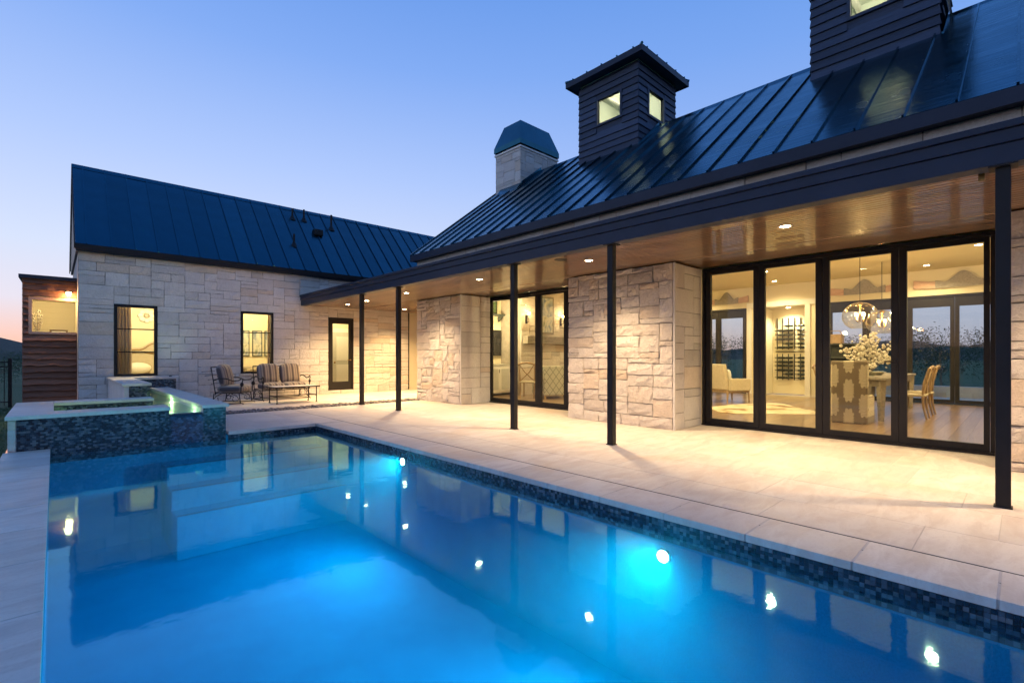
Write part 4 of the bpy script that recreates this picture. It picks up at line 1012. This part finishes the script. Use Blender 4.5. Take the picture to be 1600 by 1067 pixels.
# ------------------------------------------------------------------ patio furniture
def cushion(name, m, parent, x0, x1, y0, y1, z0, z1, puff=.03, rot=None, piv=None, off=(0, 0, 0)):
    nx, ny, nz = 6, 6, 3; mb = MB(); vs_ = []
    import itertools
    def P(u, v, w_):
        x, y, z = x0+(x1-x0)*u, y0+(y1-y0)*v, z0+(z1-z0)*w_
        e = (1-(2*u-1)**4)*(1-(2*v-1)**4); s = (1 if w_ > .5 else (-1 if w_ < .5 else 0))
        z += s*puff*e - s*(z1-z0)*.22*(1-min(1, e*2.2))
        k = .012*((abs(2*u-1)**6)*(abs(2*v-1)**6))
        x -= (2*u-1)*k*4; y -= (2*v-1)*k*4
        if rot is not None:
            q = Vector((x, y, z)) - Vector(piv); q = Matrix.Rotation(rot, 3, 'X') @ q; q += Vector(piv) + Vector(off); return tuple(q)
        return (x, y, z)
    top = [[len(vs_)+0 for _ in range(0)]]
    idt, idb = {}, {}
    for i in range(nx+1):
        for j in range(ny+1): idt[i, j] = len(vs_); vs_.append(P(i/nx, j/ny, 1))
    for i in range(nx+1):
        for j in range(ny+1): idb[i, j] = len(vs_); vs_.append(P(i/nx, j/ny, 0))
    fs = []
    for i in range(nx):
        for j in range(ny):
            fs.append((idt[i, j], idt[i+1, j], idt[i+1, j+1], idt[i, j+1])); fs.append((idb[i, j+1], idb[i+1, j+1], idb[i+1, j], idb[i, j]))
    for i in range(nx):
        fs += [(idb[i, 0], idb[i+1, 0], idt[i+1, 0], idt[i, 0]), (idt[i, ny], idt[i+1, ny], idb[i+1, ny], idb[i, ny])]
    for j in range(ny):
        fs += [(idt[0, j], idt[0, j+1], idb[0, j+1], idb[0, j]), (idb[nx, j], idb[nx, j+1], idt[nx, j+1], idt[nx, j])]
    mb.add(vs_, fs, True); o = mb.build(name, m, parent)
    s = o.modifiers.new('sub', 'SUBSURF'); s.levels = 1; s.render_levels = 2
    return o
def lounge(name, label, cat, loc, rz, seats, wid):
    t = empty(name, loc, rz); tag(t, label, cat)
    hw = seats*wid/2
    for i in range(seats):
        x0 = -hw+wid*i+.006; x1 = x0+wid-.012
        cushion('seat_cushion', M['stripe'], t, x0, x1, -.40, .30, .29, .46, .025)
        cushion('back_cushion', M['stripe'], t, x0, x1, 0, .60, 0, .17, .035, radians(77), (0, 0, 0), (0, .19, .40))
    r = .012
    for s in (-1, 1):
        x = s*(hw+.035)
        MB().tube([(x, .36, .93), (x, .31, .62), (x, .27, .36), (x, .25, .24)], r, 8).build('back_post', M['iron'], t)
        MB().tube([(x, .30, .60), (x, .16, .655), (x, .0, .645), (x, -.16, .585), (x, -.30, .60), (x, -.37, .655), (x, -.40, .62), (x, -.385, .56), (x, -.36, .50), (x, -.35, .28)], r*1.15, 8).build('armrest', M['iron'], t)
        MB().ball((x, -.375, .50), .045, 10, 8, (.6, 1, 1.2)).build('arm_rosette', M['iron'], t)
        MB().tube([(x, -.35, .28), (x, .27, .28)], r, 8).build('side_rail', M['iron'], t)
        MB().tube([(x, -.10, .28), (x, -.26, .20), (x, -.30, .12), (x, -.22, .07), (x, -.14, .12), (x, -.18, .19), (x, -.02, .24)], r*.8, 8).build('spring_scroll', M['iron'], t)
        MB().tube([(x, .10, .28), (x, .22, .22), (x, .30, .14), (x, .27, .07), (x, .19, .10), (x, .20, .18)], r*.8, 8).build('spring_scroll', M['iron'], t)
        MB().tube([(x, -.42, .012), (x, -.36, .03), (x, -.1, .02), (x, .1, .02), (x, .36, .03), (x, .42, .012)], r, 8).build('floor_runner', M['iron'], t)
        for yy in (-.34, .32): MB().tube([(x, yy, .03), (x, yy*.9, .28)], r, 8).build('leg', M['iron'], t)
    for z, y in [(.93, .36), (.30, .265)]: MB().tube([(-hw-.035, y, z), (hw+.035, y, z)], r, 8).build('cross_rail', M['iron'], t)
    MB().tube([(-hw-.035, -.35, .28), (hw+.035, -.35, .28)], r, 8).build('cross_rail', M['iron'], t)
    MB().tube([(-hw-.035, .36, .02), (hw+.035, .36, .02)], r*.8, 8).build('floor_stretcher', M['iron'], t)
    for k in range(5):
        z = .42+.1*k; y = .285+.0165*k*5*.9
        MB().tube([(-hw-.03, y, z), (hw+.03, y, z)], .007, 6).build('back_slat', M['iron'], t)
    return t
lounge('patio_armchair', 'single striped-cushion iron patio armchair beside the raised spa', 'armchair', (3.32, 13.95, 0), radians(52), 1, .58)
lounge('patio_loveseat', 'two-seat striped-cushion iron patio loveseat under the window', 'loveseat', (4.68, 14.45, 0), radians(4), 2, .60)
t = empty('coffee_table', (4.55, 13.15, 0), radians(2)); tag(t, 'low iron coffee table with stone top in front of the loveseat', 'table')
MB().box(-.56, .56, -.30, .30, .405, .43).build('table_top', M['stone'], t, .008)
MB().box(-.575, .575, -.315, -.302, .40, .432).box(-.575, .575, .302, .315, .40, .432).box(-.575, -.562, -.302, .302, .40, .432).box(.562, .575, -.302, .302, .40, .432).build('top_rim', M['iron'], t)
for sx in (-.50, .50):
    for sy in (-.26, .26):
        MB().tube([(sx, sy, .0), (sx, sy, .02), (sx, sy, .03), (sx, sy, .40)], [.026, .022, .013, .013], 10).build('leg', M['iron'], t)
    BX('end_stretcher', M['iron'], t, sx-.012, sx+.012, -.255, .255, .175, .20)
BX('stretcher', M['iron'], t, -.485, .485, -.012, .012, .178, .198)

# ------------------------------------------------------------------ dining group
t = empty('dining_table', (0, 0, 0)); tag(t, 'long pale wooden dining table under the glass pendants', 'table')
TX0, TX1, TY0, TY1 = 10.98, 14.5, 1.70, 2.62
for k in range(5):
    w_ = (TY1-TY0)/5; BX('top_board', M['greywood'], t, TX0, TX1, TY0+w_*k+.002, TY0+w_*(k+1)-.002, .77, .81, bevel=.004)
MB().box(TX0+.06, TX1-.06, TY0+.06, TY0+.085, .65, .768).box(TX0+.06, TX1-.06, TY1-.085, TY1-.06, .65, .768).box(TX0+.06, TX0+.085, TY0+.085, TY1-.085, .65, .768).box(TX1-.085, TX1-.06, TY0+.085, TY1-.085, .65, .768).build('apron', M['greywood'], t)
for lx in (TX0+.10, TX1-.10):
    for ly in (TY0+.10, TY1-.10):
        MB().tube([(lx, ly, .012), (lx, ly, .65), (lx, ly, .767)], [.045, .075, .08], 4, smooth=False).build('leg', M['greywood'], t)
def slip_chair(loc, rz, label):
    t = empty('slipcover_chair', loc, rz); tag(t, label, 'chair')
    MB().box(-.28, .28, .20, .30, .012, 1.13).build('backrest', M['damask'], t, .03, 3)
    MB().box(-.275, .275, -.30, .198, .012, .50).build('skirted_seat', M['damask'], t, .03, 3)
slip_chair((10.60, 2.14, 0), radians(90), 'damask slipcovered dining chair with its back to the glass doors')
def wood_chair(loc, rz, label):
    t = empty('dining_chair', loc, rz); tag(t, label, 'chair', 'curved wooden dining chairs')
    for s in (-1, 1):
        MB().tube([(s*.20, .24, .012), (s*.20, .19, .25), (s*.21, .18, .46), (s*.22, .20, .70), (s*.225, .27, .98)], [.018, .02, .022, .02, .016], 8).build('leg', M['tanwood'], t)
        MB().tube([(s*.21, -.22, .012), (s*.20, -.19, .45)], [.016, .022], 8).build('leg', M['tanwood'], t)
    MB().tube([(-.245, .28, .96), (-.12, .30, 1.0), (0, .305, 1.01), (.12, .30, 1.0), (.245, .28, .96)], .026, 8).build('top_rail', M['tanwood'], t)
    MB().tube([(-.20, .19, .50), (.06, .22, .74), (.21, .275, .95)], .013, 6).build('cross_splat', M['tanwood'], t)
    MB().tube([(.20, .19, .50), (-.06, .22, .74), (-.21, .275, .95)], .013, 6).build('cross_splat', M['tanwood'], t)
    MB().box(-.235, .235, -.23, .22, .44, .485).build('seat', M['linen'], t, .02, 3)
wood_chair((13.0, 1.48, 0), radians(180), 'curved wooden dining chair on the right of the table showing through the last pane')
wood_chair((12.1, 1.48, 0), radians(180), 'curved wooden dining chair on the near right side of the dining table')
wood_chair((12.2, 2.86, 0), 0, 'curved wooden dining chair on the near left side of the dining table')
wood_chair((13.3, 2.86, 0), 0, 'curved wooden dining chair on the far left side of the dining table')
t = empty('flower_vase', (11.75, 2.10, .812)); tag(t, 'glass vase of bushy white blossom branches on the dining table', 'flowers')
MB().lathe([(.001, 0), (.09, 0), (.11, .12), (.08, .24), (.10, .27)], n=18).build('vase', M['glass'], t)
bl = MB(); stt = MB()
for k in range(46):
    a = R.uniform(0, 2*pi); rr_ = R.uniform(.10, .56); zz = R.uniform(.30, .84) - rr_*.32
    p0 = (R.uniform(-.03, .03), R.uniform(-.03, .03), .02); p2 = (rr_*cos(a), rr_*sin(a), zz); p1 = (p2[0]*.35, p2[1]*.35, zz*.66)
    stt.tube([p0, p1, p2], .004, 4)
    for q in range(9):
        f = R.uniform(.55, 1.05); bl.ball((p2[0]*f+R.uniform(-.06, .06), p2[1]*f+R.uniform(-.06, .06), zz*f+R.uniform(-.04, .06)), R.uniform(.018, .034), 6, 4)
stt.build('stems', M['greywood'], t); tag(bl.build('blossoms', M['petal'], t), kind='stuff')
t = empty('serving_bowl', (12.6, 2.15, .812)); tag(t, 'pale shallow bowl on the dining table behind the flowers', 'bowl')
MB().lathe([(.001, 0), (.10, .0), (.19, .07), (.195, .075), (.18, .07), (.09, .012), (.001, .01)], n=22).build('bowl', M['ceramic'], t)
def pendant(x, y, z, label, e):
    t = empty('glass_pendant', (x, y, z)); tag(t, label, 'pendant lamp', 'seeded glass globe pendants over the dining table')
    r = .31; prof = [(r*sin(a_), -r*.92*cos(a_)) for a_ in [radians(28+ (168-28)*k/14) for k in range(15)]]
    MB().lathe(prof, n=28).build('globe', M['globe_glass'], t)
    MB().tube([(0, 0, .23), (0, 0, CH-z)], .006, 6).build('cord', M['bronze'], t)
    MB().lathe([(.001, .30), (.03, .29), (.06, .24), (.05, .225), (.015, .21), (.012, -.10), (.001, -.11)], n=14).build('stem', M['brass'], t)
    for k in range(4):
        a = pi/4+k*pi/2; cx_, cy__ = .085*cos(a), .085*sin(a)
        MB().tube([(0, 0, -.10), (cx_*.6, cy__*.6, -.12), (cx_, cy__, -.07)], .006, 6).build('arm', M['brass'], t)
        MB().tube([(cx_, cy__, -.07), (cx_, cy__, .0)], .012, 8).build('candle_sleeve', M['petal'], t)
        MB().ball((cx_, cy__, .035), .02, 8, 6, (1, 1, 1.9)).build('bulb', M['bulb'], t)
    sd = MB()
    for k in range(170):
        a = R.uniform(0, 2*pi); b_ = R.uniform(radians(40), radians(150))
        sd.ball((r*.985*sin(b_)*cos(a), r*.985*sin(b_)*sin(a), -r*.92*.985*cos(b_)), R.uniform(.004, .011), 4, 3)
    tag(sd.build('glass_seeds', M['seed'], t), kind='stuff')
    light('POINT', 'pendant_lamp', (0, 0, .04), e, (1, .66, .30), t, .05)
pendant(12.0, 2.30, 2.03, 'nearer clear glass globe pendant over the dining table', 40)
pendant(14.0, 2.26, 1.99, 'farther clear glass globe pendant over the dining table', 40)

# ------------------------------------------------------------------ wine niche
t = empty('wine_rack', (XB+.79, 5.03, 0)); tag(t, 'black wall-mounted steel wine rack in the lit niche', 'wine rack')
for y in (-.42, -.24, -.07, .10, .27, .43):
    for (z0, z1) in [(1.42, 2.42), (.45, 1.28)]: BX('upright', M['iron'], t, -.035, -.012, y-.012, y+.012, z0, z1)
BX('rail', M['iron'], t, -.04, -.011, -.46, .47, 1.335, 1.36)
bmesh_ = MB().tube([(0, 0, 0), (0, .19, 0), (0, .225, 0), (0, .30, 0)], [.037, .037, .014, .014], 10).mesh('bottle', M['bottle'])
for j, z in enumerate([.52, .64, .76, .90, 1.02, 1.15, 1.48, 1.60, 1.74, 1.88, 2.02, 2.16]):
    for y in (-.40, -.04, .18):
        if R.random() < .18: continue
        o = place('bottle', bmesh_, (XB+.70, 5.03+y, z), (0, 0, 0), None)
        tag(o, 'dark wine bottle lying in the black wall rack', 'bottle', 'wine bottles in the niche rack')
t = empty('niche_light', (XB+.42, 5.03, 2.715)); tag(t, 'small recessed light in the top of the wine niche', 'ceiling light')
MB().lathe([(.0005, -.003), (.05, -.003), (.06, -.001)], n=16).build('lens', M['lens'], t)
light('SPOT', 'niche_lamp', (0, 0, -.02), 130, (1, .92, .62), t, .05, None, 140, .7)
# ------------------------------------------------------------------ wall ornaments over the far doors
def ornament(yc, half, z, label):
    t = empty('carved_board', (XB-.03, yc, z)); tag(t, label, 'wall ornament', 'carved boards above the far glass doors')
    n = 30; prof = [(-half*.55+half*1.1*i/n, .10 + .20*max(0, cos((i/n-.5)*pi*1.5))**1.3 + .03*cos(i/n*4*pi)) for i in range(n+1)]
    MB().prism([(-half*.55, -.06)]+prof+[(half*.55, -.06)], 'x', -.035, 0).build('crest', M['greywood'], t)
    for s in (-1, 1): MB().prism([(s*half*.555, -.06), (s*half, -.04), (s*half, .17), (s*half*.555, .10)], 'x', -.03, 0).build('end_board', M['pinkwood'], t)
ornament(3.0, .85, 2.98, 'carved grey and pine board over the far doors behind the pendants')
ornament(1.0, .95, 2.98, 'carved grey and pine board over the far doors seen in the last pane')
ornament(6.75, .7, 2.98, 'carved grey board high on the far wall at the left end')
# ------------------------------------------------------------------ seating
t = empty('cowhide_rug', (11.7, 4.1, .010)); tag(t, 'pale cowhide rug on the wooden floor of the great room', 'rug')
n = 40; pr = []
for k in range(n):
    a = 2*pi*k/n; r_ = 1.05 + .16*sin(3*a+.4) + .22*abs(cos(2*a))**3 + .05*sin(7*a)
    pr.append((r_*cos(a)*1.15, r_*sin(a)*.85))
MB().prism(pr, 'z', 0, .008).build('hide', M['hide'], t)
t = empty('reading_armchair', (13.0, 5.35, .01), radians(60)); tag(t, 'cream upholstered armchair with carved wooden legs on the rug', 'armchair')
cushion('seat_cushion', M['linen'], t, -.30, .30, -.36, .24, .32, .48, .02)
MB().prism([(.22, .30), (.34, .32), (.42, .98), (.34, 1.0)], 'x', -.33, .33).build('backrest', M['linen'], t, .03, 3)
for s in (-1, 1):
    MB().box(s*.31, s*.40, -.34, .28, .30, .62).build('armrest', M['linen'], t, .03, 3)
    for yy in (-.32, .30): MB().tube([(s*.33, yy*1.05, 0), (s*.32, yy, .31)], [.016, .03], 8).build('leg', M['tanwood'], t)
MB().box(-.33, .33, -.35, .30, .25, .32).build('seat_rail', M['tanwood'], t)
cushion('throw_pillow', M['trim'], t, -.20, .20, .06, .20, .50, .84, .01)
t = empty('hutch', (15.9, 3.45, 0)); tag(t, 'dark painted hutch with open shelves behind the dining flowers', 'cabinet')
MB().box(-.20, .24, -.55, -.52, 0, 1.55).box(-.20, .24, .52, .55, 0, 1.55).box(.21, .24, -.52, .52, 0, 1.55).box(-.20, .21, -.52, .52, 1.52, 1.55).box(-.20, .21, -.52, .52, 0, .06).build('carcass', M['hutch'], t)
for z in (.78, 1.15): BX('shelf', M['hutch'], t, -.19, .21, -.52, .52, z, z+.03)
for s in (-1, 1): BX('door', M['hutch'], t, -.222, -.201, s*.01, s*.515, .07, .76)
t = empty('wicker_basket', (15.85, 3.62, 1.552)); tag(t, 'square wicker basket on top of the dark hutch', 'basket')
MB().box(-.14, .14, -.20, .20, 0, .26).build('basket', M['tanwood'], t, .02); MB().tube([(0, -.2, .2), (0, -.12, .36), (0, .12, .36), (0, .2, .2)], .012, 6).build('handle', M['tanwood'], t)

# ------------------------------------------------------------------ fireplace end
fp = empty('fireplace', (0, 0, 0)); tag(fp, 'floor to ceiling stone fireplace with timber mantel behind the left doors', 'fireplace')
MB().box(10.3, 12.7, 10.66, 11.39, 0, CH-.004).build('chimney_breast', M['mortar'], fp)
sub_ashlar(fp, (0, 10.50, 0), (1, 0, 0), (0, -1, 0), 10.3, 12.7, .01, CH-.006, [(10.9, 12.1, .01, .85)], cell=(.19, .13), rough=.014, mat='stone_rock', wmax=4, seed=31)
BX('hearth_opening', M['tv'], fp, 10.9, 12.1, 10.52, 10.655, .012, .85)
BX('mantel', M['greywood'], fp, 10.36, 12.64, 10.26, 10.478, 1.58, 1.82, bevel=.01)
for x, lab in [(10.52, 'left lit wall sconce on the stone fireplace'), (12.12, 'right lit wall sconce on the stone fireplace')]:
    t = empty('wall_sconce', (x, 10.46, 2.40)); tag(t, lab, 'sconce', 'sconces on the fireplace')
    BX('back_plate', M['iron'], t, -.04, .04, 0, .02, -.2, .06); MB().tube([(0, 0, -.14), (0, -.09, -.15), (0, -.09, -.02)], .012, 8).build('arm', M['iron'], t)
    MB().lathe([(.04, 0), (.055, .10), (.05, .20)], (0, -.09, .0), 14).build('shade', M['glass'], t); MB().ball((0, -.09, .10), .038, 10, 6).build('bulb', M['bulb'], t)
    light('POINT', 'sconce_lamp', (0, -.15, .12), 16, (1, .70, .34), t, .05)
t = empty('landscape_picture', (11.32, 10.44, 2.5)); tag(t, 'tall framed picture between the sconces above the mantel', 'picture')
BX('frame', M['greywood'], t, -.42, .42, 0, .04, -.60, .60); BX('print', M['print'], t, -.36, .36, -.006, -.001, -.54, .54)
t = empty('low_cabinet', (0, 0, 0)); tag(t, 'white built-in cabinets along the end wall beside the fireplace', 'cabinet')
MB().box(8.5, 10.28, 10.95, 11.36, .08, .92).build('carcass', M['trim'], t); BX('countertop', M['ceramic'], t, 8.5, 10.29, 10.92, 11.37, .923, .965)
for k in range(4):
    x0 = 8.52+.44*k; BX('door', M['trim'], t, x0, x0+.43, 10.925, 10.948, .12, .90); BX('door_panel', M['ceramic'], t, x0+.06, x0+.37, 10.917, 10.924, .20, .82)
    MB().tube([(x0+.39, 10.90, .70), (x0+.39, 10.90, .80)], .007, 6).build('pull', M['iron'], t)
t = empty('television', (9.62, 11.34, 1.62)); tag(t, 'black wall-mounted television above the white cabinets', 'television')
BX('bezel', M['bronze'], t, -.62, .62, -.02, .05, -.40, .40); BX('screen', M['tv'], t, -.60, .60, -.026, -.021, -.38, .38)
t = empty('wall_shelf', (9.75, 11.25, 2.28)); tag(t, 'dark bracketed wall shelf above the television', 'shelf')
BX('board', M['hutch'], t, -.5, .5, -.10, .12, .18, .23); 
for s in (-.42, .42): MB().prism([(.12, 0), (.12, .178), (-.08, .178)], 'x', s-.03, s+.03).build('bracket', M['hutch'], t)
t = empty('shelf_picture', (9.7, 11.30, 2.515)); tag(t, 'small green landscape picture standing on the dark wall shelf', 'picture')
BX('frame', M['bronze'], t, -.36, .36, 0, .03, 0, .42); BX('print', M['leaf'], t, -.32, .32, -.006, -.001, .04, .38)
t = empty('lattice_settee', (10.55, 9.35, .01), radians(-20)); tag(t, 'pale lattice-patterned settee with its back to the left doors', 'settee')
MB().box(-.55, .55, -.42, -.30, .10, .92).build('backrest', M['lattice'], t, .03, 3); MB().box(-.55, .55, -.298, .36, .10, .46).build('seat', M['lattice'], t, .03, 3)
for s in (-1, 1):
    for yy in (-.36, .32): BX('leg', M['tanwood'], t, s*.5-.025, s*.5+.025, yy-.025, yy+.025, 0, .10)
wood_chair((9.85, 9.7, .01), radians(120), 'curved wooden chair by the fireplace seen through the left doors')

# ------------------------------------------------------------------ yard: fence, trees, grass, rear terrace
def fence_panel(x0, x1, y, label, n=22):
    t = empty('iron_fence', (0, y, 0)); tag(t, label, 'fence')
    for x in (x0, x1): BX('post', M['iron'], t, x-.035, x+.035, -.035, .035, -.1, 1.15)
    for z in (.02, .92, 1.04): BX('rail', M['iron'], t, x0+.036, x1-.036, -.014, .014, z, z+.03)
    pmh = MB().box(-.008, .008, -.008, .008, -.06, 1.10).mesh('picket', M['iron'])
    for k in range(n): place('picket', pmh, (x0+(x1-x0)*(k+1)/(n+1), .024, 0), (0, 0, 0), t)
fence_panel(-3.2, -.83, 17.9, 'black iron picket fence panel left of the cedar bay')
fence_panel(-5.65, -3.28, 17.9, 'black iron picket fence panel farther left past the lawn')
gr = MB()
for k in range(9000):
    x = R.uniform(-2.6, -.50); y = R.uniform(6.5, 17.5) ; a = R.uniform(0, pi); h_ = R.uniform(.03, .075); w_ = .004; lx, ly = R.uniform(-.03, .03), R.uniform(-.03, .03)
    gr.add([(x-w_*cos(a), y-w_*sin(a), -.1), (x+w_*cos(a), y+w_*sin(a), -.1), (x+lx, y+ly, -.1+h_)], [(0, 1, 2)])
tag(gr.build('lawn_grass', M['grass']), 'short dark green lawn beside the pool coping', 'grass', kind='stuff')
def tree(x, y, h_, r_, label, seed, group=None, n=5200):
    rr = random.Random(seed); t = empty('tree', (x, y, -.1)); tag(t, label, 'tree', group)
    tr_ = MB().tube([(0, 0, 0), (.05, .02, h_*.3), (0, .05, h_*.6), (.03, 0, h_*.85)], [.06*h_/3, .045*h_/3, .03*h_/3, .01], 7)
    tips = []
    for k in range(9):
        a = rr.uniform(0, 2*pi); z = h_*rr.uniform(.25, .65); e = (r_*.75*cos(a), r_*.75*sin(a), z+h_*rr.uniform(.1, .3))
        tr_.tube([(0, 0, z), (e[0]*.5, e[1]*.5, z+(e[2]-z)*.6), e], [.03*h_/3, .018*h_/3, .006], 5); tips.append(e)
    tr_.build('trunk', M['greywood'], t)
    cl = [(e, r_*rr.uniform(.3, .5)) for e in tips] + [((rr.gauss(0, r_*.45), rr.gauss(0, r_*.45), h_*rr.uniform(.3, .95)), r_*rr.uniform(.25, .5)) for _ in range(16)]
    lf = MB()
    for k in range(n):
        (c, q) = rr.choice(cl); d_ = Vector((rr.gauss(0, 1), rr.gauss(0, 1), rr.gauss(0, .8))).normalized()*q*rr.uniform(.55, 1)
        p_ = Vector(c)+d_; s = rr.uniform(.035, .075)*h_/3
        u = Vector((rr.gauss(0, 1), rr.gauss(0, 1), rr.gauss(0, 1))).normalized(); v = u.orthogonal().normalized()
        lf.add([p_-u*s, p_+v*s*.45, p_+u*s, p_-v*s*.45], [(0, 1, 2, 3)])
    lf.build('crown', M['leaf'], t)
for i, (x, y, h_, r_) in enumerate([(27, -2.2, 2.1, 1.7), (26.2, .2, 1.9, 1.6), (27.5, 2.4, 2.3, 1.8), (26.5, 4.8, 2.0, 1.7), (28, 8.8, 2.5, 1.8), (27, 12, 2.3, 1.7), (27, 15.0, 2.0, 1.7)]):
    tree(x, y, h_, r_, ['low dark shrub tree at the far right beyond the rear glass doors', 'low dark shrub tree second from the right beyond the rear doors', 'taller dark shrub tree beyond the rear doors behind the table', 'low dark shrub tree beyond the hutch', 'dark tree beyond the left rear glass doors', 'dark tree outside farther left beyond the rear doors', 'low dark tree at the left end of the rear garden'][i], 50+i, 'trees in the rear garden')
for i, (x, y, h_, r_) in enumerate([(-1.9, 30, 1.35, 1.3), (-3.6, 33, 1.5, 1.5), (-.6, 36, 1.3, 1.3)]):
    tree(x, y, h_, r_, ['small dark tree behind the iron fence nearest the cedar bay', 'dark bushy tree behind the fence at the left edge', 'dark low tree showing behind the cedar bay'][i], 70+i, 'trees beyond the fence')
tw = empty('garden_wall', (19.5, 2, 0)); tag(tw, 'low pale stone garden wall outside the rear glass doors', 'wall')
for k in range(14):
    for j in range(2): BX('block', M['stone'], tw, 0, .3, -4+.6*k+(.3 if j else 0)+.004, -4+.6*(k+1)+(.3 if j else 0)-.004, -.1+.2*j, .097+.2*j, bevel=.008)
struct(MB().box(XB+.1, 19.4, -2.4, 11.5, -.3, -.02).build('rear_terrace', M['paver']))
